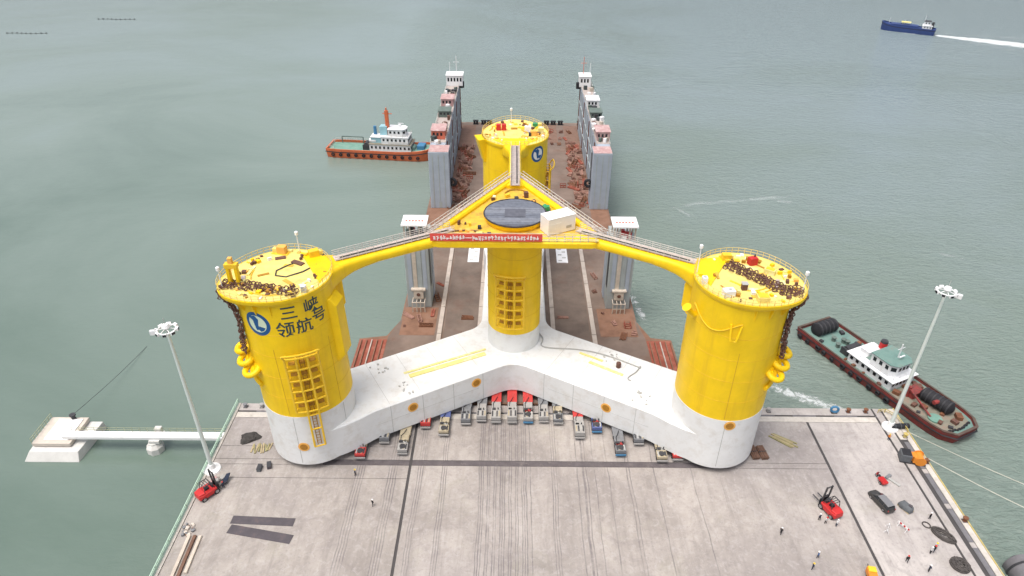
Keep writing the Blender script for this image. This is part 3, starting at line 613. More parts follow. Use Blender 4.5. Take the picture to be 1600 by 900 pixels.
deck_item('deck_winch', (39.2, 109.4, zt), 'yellow winch at the rear rim of the plain column', 'winch', (('drum_housing', 'yellow_frame', (0, 0, .7), (1.6, 1.2, 1.3)), ('motor', 'yellow_deck', (.9, .3, .5), (.8, .8, .9)), ('skid', 'dark_steel', (.2, 0, .06), (2.6, 1.5, .12))))
deck_item('white_tank', (36.6, 97.6, zt), 'white square tank on the plain column deck', 'tank', (('body', 'white_box', (0, 0, .65), (1.9, 1.4, 1.2)), ('lid', 'seam', (.2, 0, 1.29), (.6, .6, .08))), R(10))
deck_item('white_tank', (33.4, 101.4, zt), 'small white tank by the bridge foot on the plain column', 'tank', (('body', 'white_box', (0, 0, .7), (.9, .9, 1.3)), ('lid', 'seam', (0, 0, 1.38), (.5, .5, .08))))
deck_item('hatch_trunk', (42.0, 96.2, zt), 'yellow hatch trunk at the front rim of the plain column', 'hatch', (('body', 'yellow_deck', (0, 0, .5), (2.0, 1.6, 1.0)), ('lid', 'yellow_frame', (0, 0, 1.05), (1.7, 1.3, .1))))
deck_item('hatch_trunk', (45.8, 104.8, zt), 'pale hatch trunk on the plain column behind the chain', 'hatch', (('body', 'pale_yellow', (0, 0, .5), (1.9, 1.2, 1.0)), ('lid', 'yellow_frame', (0, 0, 1.05), (1.5, .9, .1))), R(-35))
deck_item('deck_post', (39.8, 99.6, zt), 'short brown mooring post on the plain column deck', 'post', (('post', 'chain_brown', (0, 0, .6), (.9, .9, 1.2)), ('cap', 'seam', (0, 0, 1.25), (1.1, 1.1, .12))))
ye = [('red_generator', -3.2, 176.2, 'red pair of generators on the rear column deck', 'generator', (('body', 'red_paint', (-.7, 0, .8), (1.2, 1.3, 1.5)), ('body', 'red_paint', (.7, 0, .8), (1.2, 1.3, 1.5)))),
      ('deck_winch', 5.2, 172.2, 'orange winch on the rear column deck', 'winch', (('drum_housing', 'orange_ring', (0, 0, .7), (1.6, 1.2, 1.3)), ('motor', 'dark_steel', (-.9, -.4, .5), (.7, .7, .9)))),
      ('white_tank', 3.8, 175.4, 'white tank on the rear column deck', 'tank', (('body', 'white_box', (0, 0, .7), (1.7, 1.3, 1.3)), ('lid', 'seam', (0, 0, 1.38), (.5, .5, .08)))),
      ('white_tank', 7.2, 174.0, 'pale yellow tank at the rim of the rear column', 'tank', (('body', 'pale_yellow', (0, 0, .8), (1.5, 1.6, 1.5)), ('lid', 'white_box', (0, 0, 1.6), (.7, .7, .1)))),
      ('deck_winch', 5.8, 178.4, 'green and yellow winch at the far rim of the rear column', 'winch', (('drum_housing', 'green_paint', (0, 0, .6), (1.4, 1.0, 1.1)), ('motor', 'yellow_deck', (1.2, 0, .6), (1.0, 1.0, 1.1))))]
for nm, x, y, lb, ct, parts in ye: deck_item(nm, (x, y, zt), lb, ct, parts)
# small white navigation lights on posts at the rims
for x, y, lb in ((-49.4, 98.7, 'white navigation light post above the left fairleads of the lettered column'), (-39.6, 111.4, 'white navigation light post at the rear rim of the lettered column'), (32.9, 104.9, 'tall white light post by the bridge foot of the plain column'), (49.6, 98.9, 'white navigation light post above the chain of the plain column'), (-0.6, 181.6, 'thin white light post on the rear column')):
    e = empty('navigation_light', (x, y, ZT), lb, 'light'); h = 5.0 if x == 32.9 else 3.4
    b = MB(); b.cyl((0, 0, 0), (0, 0, h), .09, None, 8); b.build('post', 'white_box', e, world=False)
    b = MB(); b.lathe([(.1, h), (.32, h+.1), (.32, h+.7), (.12, h+.85)], n=12); b.build('lantern', 'white_box', e, world=False)
# hoses on the right pontoon arm
for i, (pts, lb) in enumerate((([(6.2, 128.6, ZP+.15), (7.4, 126.0, ZP+.15), (6.3, 123.4, ZP+.15), (9, 122.6, ZP+.15), (14, 122.5, ZP+.15), (19, 121.3, ZP+.15), (24, 118.6, ZP+.15), (28.0, 116.0, ZP+.15)], 'long grey hose across the white pontoon from the central column'), ([(28.0, 116.6, ZP+.15), (26.8, 114.6, ZP+.15), (25.0, 113.2, ZP+.15), (24.6, 112.2, ZP+.15), (25.3, 111.8, ZP+.15)], 'short grey hose with a hook on the white pontoon'))):
    # smooth the path
    P = [Vector(p) for p in pts]
    for _ in range(2): P = [P[0]]+[q for a, c in zip(P[:-1], P[1:]) for q in (a*.75+c*.25, a*.25+c*.75)]+[P[-1]]
    b = MB(); b.tube(P, 0.15, 6); tag(b.build('grey_hose', 'seam', None, smooth=60), lb, 'hose')
e = deck_item('brown_drum', (23.2, 116.4, ZP), 'small brown drum on the white pontoon beside the pale yellow strip', 'drum', ())
b = MB(); b.lathe([(.5, 0.02), (.55, .1), (.5, .5), (.55, .9), (.5, 1.2)], n=14); b.build('shell', 'chain_brown', e, smooth=40, world=False)
# ================================================================== barge
mat('barge_deck', (0.195, 0.145, 0.118), 0.9, var=0.4, scale=0.12, dirt=(0.15, 0.075, 0.05), dirt_amt=0.45, dirt_scale=0.10, bump=0.05, bump_scale=1.5)
mat('barge_dark', (0.168, 0.13, 0.108), 0.9, var=0.4, scale=0.15, dirt=(0.14, 0.075, 0.055), dirt_amt=0.4, dirt_scale=0.16)
mat('barge_rust', (0.24, 0.13, 0.085), 0.9, var=0.4, scale=0.3, dirt=(0.16, 0.12, 0.10), dirt_amt=0.4, dirt_scale=0.3)
mat('tarp_dark', (0.07, 0.085, 0.085), 0.8, var=0.3)
mat('barge_brown', (0.22, 0.135, 0.10), 0.9, var=0.45, scale=0.5, dirt=(0.13, 0.08, 0.06), dirt_amt=0.5, dirt_scale=0.5)
mat('scrap_pink', (0.32, 0.18, 0.14), 0.9, var=0.4, scale=1.0)
mat('barge_red', (0.30, 0.085, 0.055), 0.85, var=0.35, scale=0.4, dirt=(0.35, 0.20, 0.15), dirt_amt=0.45, dirt_scale=0.4)
mat('wall_blue', (0.37, 0.42, 0.485), 0.6, var=0.12, scale=0.4, dirt=(0.30, 0.27, 0.25), dirt_amt=0.25, dirt_scale=0.5, streak=True)
mat('wall_green', (0.36, 0.40, 0.40), 0.65, var=0.15, scale=0.4, dirt=(0.30, 0.24, 0.19), dirt_amt=0.35, dirt_scale=0.5, streak=True)
mat('deck_pink', (0.48, 0.30, 0.29), 0.8, var=0.25, scale=0.7, dirt=(0.55, 0.50, 0.47), dirt_amt=0.55, dirt_scale=0.7)
mat('cabin_orange', (0.60, 0.16, 0.10), 0.6, var=0.2, scale=0.6)
mat('cream', (0.55, 0.48, 0.40), 0.7, var=0.25, scale=0.8)
mat('skid_pale', (0.47, 0.41, 0.36), 0.85, var=0.25, scale=0.4, dirt=(0.26, 0.20, 0.17), dirt_amt=0.4, dirt_scale=0.3)
mat('grey_green', (0.13, 0.17, 0.15), 0.7, var=0.3, scale=0.8)
barge = empty('semi_submersible_barge', (1.8, 205, WZ), 'long rusty semi-submersible barge with tall grey towers lying off the quay', 'barge')
def bp(name, m, b, parent=barge, **k): return b.build(name, m, parent, **k)
BX0, BX1 = -28.8, 32.4
bp('hull', 'barge_rust', MB().prism([(-38, 114.6), (40, 114.6), (40, 138.3), (35, 139.2), (BX1, 146), (BX1, 296), (BX0, 296), (BX0, 146), (-31.4, 139.2), (-38, 138.0)], -8, -0.06))
bp('deck', 'barge_deck', MB().prism([(-31, 115), (33.6, 115), (33.6, 139), (BX1-.3, 147), (BX1-.3, 295.6), (BX0+.3, 295.6), (BX0+.3, 147), (-31, 139)], -0.059, -0.02))
for x0, x1, y0, y1, m in ((-17.2, -8.9, 115, 208, 'barge_dark'), (11.2, 19.9, 115, 208, 'barge_dark'), (-7.6, 9.6, 130, 262, 'barge_dark'), (BX0+.4, -21.4, 195, 211, 'barge_rust'), (26.2, BX1-.4, 195, 211, 'barge_rust'), (-37.8, -31.1, 115, 137.6, 'barge_red'), (33.7, 39.8, 115, 137.8, 'barge_red'), (-22.2, -16.2, 217.5, 292, 'barge_brown'), (21.6, 27.4, 217.5, 292, 'barge_brown'), (BX0+.4, -19.5, 139.5, 151.8, 'barge_rust'), (22.5, BX1-.4, 139.5, 151.8, 'barge_rust'), (-13, 18.5, 272, 294, 'barge_brown')):
    bp('deck_plating', m, MB().b2(x0, x1, y0, y1, -0.05, 0.02))
for x, y1 in ((-18.3, 210), (-8.2, 208), (10.6, 208), (20.8, 210)):
    y = 116.0
    while y < y1: bp('skid_beam', 'skid_pale', MB().b2(x-.55, x+.55, y, min(y1, y+11.8), 0.0, 0.35)); y += 12
for sx, x0 in ((-1, -37.8), (1, 33.8)):
    for k in range(5): bp('sponson_rib', 'skid_pale' if k == 2 else 'barge_rust', MB().b2(x0+.4+k*1.3, x0+.65+k*1.3, 116, 137, 0.02, .45))
for x0 in (-13.2, 13.2):
    o = bp('white_ramp', 'white_box', MB().b2(x0, x0+3.3, 175.4, 184.4, 0.03, .22))
    for k in range(5): bp('cleat', 'seam', MB().b2(x0+.5+(k % 2)*1.2, x0+1.6+(k % 2)*1.2, 176.2+k*1.7, 176.7+k*1.7, .22, .30), o)
def wing(side):
    x0, x1 = (-27.6, -20.9) if side < 0 else (26.0, 32.2); xi = x1 if side < 0 else x0; si = 1 if side < 0 else -1
    w0, w1 = (x0, x1-1.5) if side < 0 else (x0+1.6, x1)
    o = bp('wing_wall', 'wall_blue', MB().b2(w0, w1, 217.2, 288, -.05, 20.0), bevel=0.2); o2 = bp('wing_wall', 'wall_blue', MB().b2(x0, x1, 211, 217.2, -.05, 20.0), bevel=0.2)
    bp('door', 'wall_green', MB().b2((x0+x1)/2-.5, (x0+x1)/2+.5, 210.95, 211.0, .2, 2.3), o2)
    for k in range(3): bp('wall_groove', 'wall_green', MB().b2(x0+1.2+k*1.9, x0+1.45+k*1.9, 210.93, 211.0, .4, 19), o2)
    bp('wall_ladder_slot', 'dark_steel', MB().b2(xi-.02 if si > 0 else xi-.12, xi+.12 if si > 0 else xi+.02, 213.9, 215.6, 5.5, 19), o2)
    xw = w1 if side < 0 else w0
    for zz in (6.5, 13.2): bp('wall_strake', 'wall_green', MB().b2(min(xw, xw+si*.3), max(xw, xw+si*.3), 217.4, 287, zz, zz+.4), o)
    for yy in range(222, 286, 7): bp('wall_pipe', 'wall_green' if yy % 3 else 'rust', MB().b2(min(xw, xw+si*.3), max(xw, xw+si*.3), yy, yy+.35, 1, 19.5), o)
    bp('top_deck', 'deck_pink', MB().b2(x0+.1, x1-.1, 211.1, 217.1, 20.0, 20.12), o2)
    bp('top_deck', 'walkway', MB().b2(w0+.1, w1-.1, 219.5, 287.9, 20.0, 20.10), o)
    xm = (w0+w1)/2
    def house(nm, m, cx, y0, y1, wd, h, roof): 
        h_ = bp(nm, m, MB().b2(cx-wd/2, cx+wd/2, y0, y1, 20.1, 20.1+h), o, bevel=0.08)
        bp('roof', roof, MB().b2(cx-wd/2-.25, cx+wd/2+.25, y0-.25, y1+.25, 20.1+h, 20.3+h), h_)
        k = cx-wd/2+.5
        while k < cx+wd/2-.6: bp('window', 'glass_dark', MB().b2(k, k+.7, y0-.03, y0+.02, 20.1+h*.45, 20.1+h*.8), h_); k += 1.25
    house('deckhouse', 'cabin_orange' if side < 0 else 'deck_pink', xm-.2*si, 222.0, 228.5, 4.6, 3.0, 'deck_pink')
    house('deckhouse', 'grey_green', xm, 244, 249, 4.2, 2.2, 'grey_green')
    house('deckhouse', 'deck_pink' if side < 0 else 'white_box', xm, 256, 262, 4.6, 2.8, 'deck_pink' if side < 0 else 'white_box')
    house('wheelhouse', 'white_box', xm+.8*si, 282, 287.5, 6.6 if side < 0 else 4.6, 4.2, 'white_box')
    rg = random.Random(40+side)
    for k in range(48):
        y = rg.uniform(218, 281); b = MB(); x = xm+rg.uniform(-2.0, 2.0); h = rg.uniform(.5, 1.8)
        b.box((x, y, 20.1+h/2), (rg.uniform(.5, 1.6), rg.uniform(.5, 1.8), h), rg.uniform(0, 1)); bp('deck_machinery', rg.choice(('grey_green', 'dark_steel', 'dark_steel', 'cream', 'white_box', 'walkway', 'chain_brown', 'tarp_dark')), b, o, bevel=0.05)
    b = MB()
    for xx in (w0+.15, w1-.15):
        y = 217.6
        while y < 288: b.bar((xx, y, 20.0), (xx, y, 21.2), .07); y += 2.6
        for h in (20.65, 21.2): b.bar((xx, 217.6, h), (xx, 287.8, h), .07)
    bp('handrail', 'rail_white', b, o)
    b = MB(); b.cyl((xm+1.5*si, 285, 24.3), (xm+1.5*si, 285, 31.5), .12, None, 8); b.cyl((xm+1.5*si-1.2, 285, 29), (xm+1.5*si+1.2, 285, 29), .08, None, 6); bp('mast', 'white_box' if side < 0 else 'cabin_orange', b, o)
    b = MB(); b.cyl((xm-1.2*si, 285, 24.3), (xm-1.2*si, 285, 29), .09, None, 8); bp('mast', 'white_box', b, o)
    for dy in (284.0,):
        e = MB(); e.cyl((xw+si*1.0, dy, 19.0), (xw+si*1.0, dy, 21.4), 1.0, None, 14); e.b2(min(xw, xw+si), max(xw, xw+si), dy-.3, dy+.3, 20.6, 21.0); bp('fender', 'black_rubber', e, o, smooth=40)
    e = MB(); e.torus((xi+si*.75, 213.2, 8.6), 1.1, .5, (0.2, 1, 0), 18, 8); e.b2(min(xi, xi+si*.75), max(xi, xi+si*.75), 212.9, 213.5, 8.4, 8.8); bp('fender', 'black_rubber', e, o, smooth=50)
wing(-1); wing(1)
def near_tower(side):
    x0, x1 = (-27.6, -21.4) if side < 0 else (25.0, 31.2); xm = (x0+x1)/2; si = 1 if side < 0 else -1; xi = x1 if si > 0 else x0
    o = bp('tower', 'wall_green', MB().b2(x0, x1, 152, 160.5, -.05, 20.5), bevel=0.15)
    for k, m in ((-1.9, 'wall_blue'), (-.65, 'cream'), (.65, 'wall_green'), (1.9, 'wall_blue')): bp('wall_panel', m, MB().b2(xm+k-.5, xm+k+.5, 151.86, 152.02, 5.5, 20.0), o)
    bp('wall_ladder_slot', 'dark_steel', MB().b2(min(xi-.02, xi+si*.1), max(xi-.02, xi+si*.1), 153.0, 155.0, 6, 19.5), o)
    bp('side_strake', 'wall_blue', MB().b2(min(xi, xi+si*.25), max(xi, xi+si*.25), 157, 160, 0.2, 19), o)
    # bracket and stair frame low on the front face
    b = MB(); b.prism([(xm-1.9, 150.9), (xm+1.9, 150.9), (xm+1.9, 152), (xm-1.9, 152)], 5.6, 6.3); b.prism([(xm-1.3, 151.0), (xm+1.3, 151.0), (xm+1.3, 152), (xm-1.3, 152)], 3.2, 5.6); bp('bracket', 'cream', b, o, bevel=.2)
    b = MB(); b.cyl((xm, 150.85, 4.6), (xm, 151.1, 4.6), .5, None, 12); bp('bracket_eye', 'chain_brown', b, o)
    b = MB()
    for dx in (-1.6, -.5, .5, 1.6): b.bar((xm+dx, 149.6, 0), (xm+dx, 149.6, 3.0), .22); b.bar((xm+dx, 149.6, 3.0), (xm+dx, 152, 3.0), .18)
    b.bar((xm-1.6, 149.6, 3.0), (xm+1.6, 149.6, 3.0), .2); b.bar((xm-1.6, 149.6, 1.5), (xm+1.6, 149.6, 1.5), .14); bp('stair_frame', 'cream', b, o)
    # open top with a flat roof
    b = MB()
    for dx in (-2.6, -1.2, 1.2, 2.6):
        for yy in (152.4, 156.5): b.bar((xm+dx, yy, 20.5), (xm+dx, yy, 24.4), .35)
    bp('roof_post', 'cream', b, o)
    r_ = bp('roof', 'white_box', MB().b2(xm-3.2, xm+3.2, 151.6, 157.2, 24.4, 24.8), o, bevel=.06)
    rg = random.Random(9+side)
    for k in range(5):
        b = MB(); h = rg.uniform(1, 2.4); b.box((xm+rg.uniform(-2, 2), rg.uniform(153, 156), 20.5+h/2), (1.2, 1.2, h)); bp('deck_machinery', rg.choice(('dark_steel', 'red_paint', 'white_box', 'grey_green')), b, o)
    for k in range(6): bp('roof_mark', 'cabin_orange', MB().b2(xm-2.3+k*.8, xm-1.8+k*.8, 153.6, 154.4, 24.8, 24.805), r_)
near_tower(-1); near_tower(1)
# bollards along the far end of the barge
for x in (-24, -16.5, -13, -10.5, 14.5, 17.4, 20.5, 29):
    b = MB(); 
    for dx in (-.55, .55): b.lathe([(.55, 0), (.5, .2), (.45, 1.3), (.7, 1.4), (.7, 1.7)], (x+dx, 293.6), 12)
    b.b2(x-1.2, x+1.2, 293, 294.2, -.02, .12); bp('bollard_pair', 'black_rubber', b, smooth=40)
b = MB()
for xx in (-28.4, 32.0):
    y = 168
    while y < 208: b.bar((xx, y, 0), (xx, y, 1.1), .08); y += 2.5
    b.bar((xx, 168, 1.1), (xx, 207, 1.1), .08)
bp('handrail', 'barge_rust', b)
# rusty steel lying along the wing walls
def scrap(kindn, rg):
    b = MB(); L = rg.uniform(3, 6.5); W = rg.uniform(1.2, 2.6); H = rg.uniform(.5, 1.5)
    if kindn == 0:
        for dx in (-W/2, W/2): b.bar((dx, -L/2, .2), (dx, L/2, .2), .4, .4); b.bar((dx, -L/2, H), (dx, L/2, H), .25)
        k = -L/2
        while k <= L/2: b.bar((-W/2, k, .2), (W/2, k, .2), .3, .3); b.bar((-W/2, k, .2), (-W/2, k, H), .25); b.bar((W/2, k, .2), (W/2, k, H), .25); k += 1.5
    elif kindn == 1:
        for i in range(6): b.bar((-W/2+i*W/5, -L/2+rg.uniform(0, .6), .2+.12*(i % 2)), (-W/2+i*W/5+rg.uniform(-.3, .3), L/2-rg.uniform(0, .8), .2+.2*(i % 3)), .32, .36)
    elif kindn == 2:
        b.prism([(-W/2, -L/4), (W/2, -L/4), (W/2*.8, L/4), (-W/2*.8, L/4)], 0, H*.5); b.cyl((-W/2, 0, H*.7), (W/2, 0, H*.7), .5, None, 12); b.box((0, L/5, H*.7), (W*.4, .8, H))
    else:
        b.box((0, 0, .25), (W, L*.6, .5)); b.box((.2, .3, .75), (W*.6, L*.4, .5), .2); b.bar((-W/2, -L/3, .6), (W/2, L/3, .9), .3)
    return b
rg = random.Random(77); protos = []
for i in range(10):
    o = scrap(i % 4, rg).build('steel_cradle', ('rust', 'scrap_pink', 'chain_brown', 'scrap_pink', 'barge_red')[i % 5], None); COL.objects.unlink(o); protos.append(o)
spots = []
y = 213.0
while y < 268:
    for x in (-20.4, -18.6, -16.6): spots.append((x+rg.uniform(-.6, .6), y+rg.uniform(-1, 1)))
    for x in (26.0, 24.2, 22.2): spots.append((x+rg.uniform(-1, .6), y+rg.uniform(-1, 1)))
    y += 3.4
for x in (15, 19, 23): 
    for y in (271, 277, 284): spots.append((x+rg.uniform(-1.5, 1.5), y+rg.uniform(-1, 1)))
spots += [(12, 236), (14, 222), (16.6, 216.5), (18, 229), (-11.5, 147), (-9.6, 141), (-12.5, 139), (-24, 146.5), (-20.8, 149), (-22, 143.5), (-27, 147.6), (24, 149.5), (26.5, 145), (29.8, 144), (28.2, 139.5), (31, 140.5), (22.8, 160), (23.4, 168), (-20.0, 163), (-20.3, 156.5), (13.4, 147.5), (-27.5, 143.2)]
for i, (x, y) in enumerate(spots):
    p = protos[i % len(protos)]; o = p.copy(); COL.objects.link(o); s = rg.uniform(.55, .85)
    if y < 170: s *= .8
    o.location = (x, y, 0.03); o.rotation_euler = (0, 0, rg.choice((0, 0, pi/2, .3, -.3, .9))); o.scale = (s, s, s)
    look = (('open', 'rusty open steel cradle'), ('beams', 'stack of red brown steel beams'), ('base', 'dark brown winch bed with roller'), ('boxes', 'heap of rusty steel boxes'))[(i % len(protos)) % 4][1]
    if 200 < y < 270:
        side = 'by the wing wall nearest the tug' if x < 0 else 'by the wing wall opposite the tug'; tone = ', at its foot' if abs(x-2.8) > 21.3 else ', deck side'
        tag(o, look+' '+side+tone, 'steel scrap', 'steel along the wing walls')
    elif y >= 270: tag(o, look+' at the far end of the barge deck', 'steel scrap', 'steel at the far end')
    else: tag(o, look+' beside the roofed tower '+('nearest the catwalk' if x < 0 else 'nearest the work boat'), 'steel scrap', 'steel on the near deck')
# ================================================================== boats
mat('hull_orange', (0.62, 0.15, 0.06), 0.6, var=0.25, scale=0.4, dirt=(0.22, 0.09, 0.06), dirt_amt=0.4, dirt_scale=0.5)
mat('hull_red', (0.29, 0.045, 0.04), 0.7, var=0.4, scale=0.8, dirt=(0.09, 0.05, 0.045), dirt_amt=0.75, dirt_scale=0.45)
mat('hull_blue', (0.035, 0.065, 0.20), 0.5, var=0.2, scale=0.3)
mat('boat_white', (0.74, 0.75, 0.76), 0.5, var=0.1, scale=0.6, dirt=(0.45, 0.38, 0.32), dirt_amt=0.25, dirt_scale=0.8, streak=True)
mat('deck_green', (0.17, 0.32, 0.26), 0.75, var=0.3, scale=0.5, dirt=(0.25, 0.24, 0.20), dirt_amt=0.4, dirt_scale=0.5)
mat('deck_teal', (0.16, 0.27, 0.24), 0.7, var=0.3, scale=0.5, dirt=(0.20, 0.17, 0.14), dirt_amt=0.5, dirt_scale=0.5)
mat('deck_murky', (0.24, 0.23, 0.18), 0.85, var=0.4, scale=0.5, dirt=(0.24, 0.11, 0.08), dirt_amt=0.5, dirt_scale=0.5)
mat('rope_brown', (0.11, 0.075, 0.06), 0.8, var=0.4, scale=0.8)
mat('blue_gear', (0.06, 0.20, 0.36), 0.6, var=0.2)
mat('cyan_gear', (0.30, 0.52, 0.58), 0.6, var=0.2)
def outline(L, B, bow=0.28, stern_w=0.85, bow_w=0.0, n=12):
    """half outline from stern (x=-L/2) to bow (x=+L/2)"""
    pts = []
    for i in range(n+1):
        t = i/n; x = -L/2+L*t
        if t < .12: w_ = stern_w+(1-stern_w)*(t/.12)
        elif t < 1-bow: w_ = 1.0
        else: q = (t-(1-bow))/bow; w_ = bow_w+(1-bow_w)*math.sqrt(max(0, 1-q**2.2))
        pts.append((x, w_*B/2))
    return pts
def full(o): return [(x, -y) for x, y in o]+[(x, y) for x, y in reversed(o)]
def hull(par, L, B, fb, mh, md, bow, stern_w, bow_w=0.03, sheer=1.0, bul=0.9, name='hull'):
    o = full(outline(L, B, bow, stern_w, bow_w, 20))
    def zf(x, z): q = max(0, x/(L/2)-.25)/.75; return z+sheer*q*q
    low = [(x*.96, y*.86, -1.0) for x, y in o]; mid = [(x*.985, y*.97, 0.3) for x, y in o]; gun = [(x, y, zf(x, fb)) for x, y in o]; bt = [(x*1.005, y*1.01, zf(x, fb+bul)) for x, y in o]; bi = [(x*.985, y*.955, zf(x, fb+bul)) for x, y in o]; di = [(x*.985, y*.955, zf(x, fb)) for x, y in o]
    b = MB(); b.loft([low, mid, gun, bt, bi, di], True, False); h = b.build(name, mh, par, smooth=35, world=False)
    b = MB(); b.loft([[(x*.984, y*.953, zf(x, fb)-.06) for x, y in o], [(x*.984, y*.953, zf(x, fb)) for x, y in o]]); b.build('deck', md, par, world=False)
    b = MB(); b.loft([[(x*1.006, y*1.012, zf(x, fb-.45)) for x, y in o], [(x*1.018, y*1.03, zf(x, fb-.3)) for x, y in o], [(x*1.006, y*1.012, zf(x, fb-.1)) for x, y in o]], False, False); b.build('rubbing_strake', 'black_rubber', h, world=False)
    return h, zf
def cabin(par, name, m, cx, cy, z, sx, sy, sz, win=True, roof=None, front_cut=0.0, wz=(.45, .78), over=.25):
    x0, x1, y0, y1 = cx-sx/2, cx+sx/2, cy-sy/2, cy+sy/2; c = front_cut
    poly = [(x0, y0), (x1-c, y0), (x1, y0+c), (x1, y1-c), (x1-c, y1), (x0, y1)] if c else [(x0, y0), (x1, y0), (x1, y1), (x0, y1)]
    b = MB(); b.prism(poly, z, z+sz); o = b.build(name, m, par, bevel=.05, world=False)
    if roof:
        mx, my = (x0+x1)/2, (y0+y1)/2; kx = (sx/2+over)/(sx/2); ky = (sy/2+over)/(sy/2)
        b = MB(); b.prism([(mx+(x-mx)*kx, my+(y-my)*ky) for x, y in poly], z+sz, z+sz+.14); b.build('roof', roof, o, world=False)
    if win:
        za, zb = z+sz*wz[0], z+sz*wz[1]
        k = x0+.6
        while k < x1-c-.9:
            for yy, s in ((y0, -1), (y1, 1)): b = MB(); b.box((k+.4, yy+s*.02, (za+zb)/2), (.8, .07, zb-za)); b.build('window', 'glass_dark', o, world=False)
            k += 1.7
        k = y0+c+.3
        while k < y1-c-.8:
            b = MB(); b.box((x1+.02, k+.4, (za+zb)/2), (.07, .8, zb-za)); b.build('window', 'glass_dark', o, world=False); k += 1.2
            b = MB(); b.box((x0-.02, k-.8, (za+zb)/2), (.07, .8, zb-za)); b.build('window', 'glass_dark', o, world=False)
        if c:
            for s in (-1, 1):
                b = MB(); yy = (y0 if s < 0 else y1); b.box((x1-c/2+.03, yy-s*c/2+s*.03, (za+zb)/2), (c*.9, .07, zb-za), s*-pi/4+0); b.build('window', 'glass_dark', o, world=False)
    return o
def rails(par, pts, z, h=1.0, step=2.0, m='rail_white', name='handrail'):
    b = MB()
    for p, q in zip(pts[:-1], pts[1:]):
        p, q = Vector((*p, z)), Vector((*q, z)); n = max(1, int((q-p).length/step))
        for i in range(n+1): a = p.lerp(q, i/n); b.bar(a, a+Vector((0, 0, h)), .07)
        for k in (.5, 1.0): b.bar(p+Vector((0, 0, h*k)), q+Vector((0, 0, h*k)), .07)
    return b.build(name, m, par, world=False)
def tyre(par, p, ax, r=.55, nm='tyre_fender'):
    b = MB(); b.torus(p, r*.68, r*.34, ax, 12, 6); return b.build(nm, 'black_rubber', par, smooth=60, world=False)
# ---- orange tug beside the barge (bow towards the barge)
tug = empty('harbour_tug', (-54.0, 269.6, WZ), 'orange hulled tug with white wheelhouse and red mast moored beside the barge', 'tug', rz=R(-6)); tug.scale = (1, 1, 1.08)
h_, zf = hull(tug, 44, 11.0, 2.6, 'hull_orange', 'deck_green', .2, .9, .3, 1.3, .9)
for i in range(12):
    for s in (-1,): tyre(tug, (-19+i*3.2, s*5.75, 1.5), (0, 1, .1), .75)
cabin(tug, 'lower_house', 'boat_white', 4.5, 0, 2.6, 17, 7.6, 2.9, roof='deck_murky')
cabin(tug, 'upper_house', 'boat_white', 6.5, 0, 5.6, 11, 6.6, 2.7, roof='boat_white')
cabin(tug, 'wheelhouse', 'boat_white', 7.4, 0, 8.4, 7.0, 5.2, 2.7, roof='boat_white', front_cut=1.2)
lb = MB(); lb.prism([(0.2, -1.4), (3.2, -1.4), (3.2, 1.4), (.2, 1.4)], 8.3, 11.8); lb.build('funnel', 'cyan_gear', tug, bevel=.1, world=False)
b = MB(); b.bar((3.2, 0, 8.4), (3.2, 0, 17.5), 1.3, 1.3); b.bar((3.2, -1.4, 14.4), (3.2, 1.4, 14.4), .2); b.bar((1.6, 0, 16.4), (5.4, 0, 16.4), .25); b.cyl((3.2, 0, 17.5), (3.2, 0, 18.6), .3, None, 8); b.build('mast', 'hull_orange', tug, world=False)
b = MB(); b.bar((9, -1, 11.2), (9, -1, 13.2), .15); b.box((9, -1, 13.2), (2.2, .25, .3)); b.box((8, 1, 11.7), (.9, .9, .9)); b.build('radar', 'boat_white', tug, world=False)
cabin(tug, 'engine_casing', 'cyan_gear', -1.4, 0, 5.5, 4.4, 4.4, 2.2, win=False, roof='boat_white')
b = MB(); b.cyl((-4.4, -1.5, 6.3), (-1.6, -1.5, 6.3), .8, None, 14); b.build('life_raft', 'boat_white', tug, smooth=40, world=False)
b = MB(); b.cyl((-2.5, 1.2, 8), (-2.5, 1.2, 11), .7, .6, 12); b.build('exhaust', 'blue_gear', tug, smooth=40, world=False)
b = MB(); b.cyl((-6.0, -1.8, 3.9), (-6.0, 1.8, 3.9), 1.2, None, 16); b.box((-6, -2.2, 3.6), (2.6, .5, 2.0)); b.box((-6, 2.2, 3.6), (2.6, .5, 2.0)); b.build('tow_winch', 'dark_steel', tug, world=False)
rails(tug, [(-7.5, 5.0), (-18.6, 5.0), (-20.6, 4.2), (-20.6, -4.2), (-18.6, -5.0)], 3.4, 1.1); b = MB()
for x in (-9, -18): b.bar((x, 4.4, 2.6), (x, 4.4, 5.2), .3)
b.bar((-18, 4.4, 5.2), (-9, 4.4, 5.2), .3); b.build('tow_gantry', 'grey_green', tug, world=False)
cabin(tug, 'deck_locker', 'blue_gear', 16.6, 0.5, 3.0, 3.0, 4.2, 1.9, win=False)
b = MB(); b.cyl((13.4, -2, 3.6), (13.4, 2, 3.6), .8, None, 12); b.box((13.4, 0, 3.0), (2, 5, .6)); b.build('anchor_windlass', 'deck_teal', tug, world=False)
rails(tug, [(4.0, -3.5), (12.0, -3.5), (12.0, 3.5)], 5.6, 1.0); rails(tug, [(3.2, -3.3), (12.1, -3.3), (12.1, 3.3)], 8.4, 1.0)
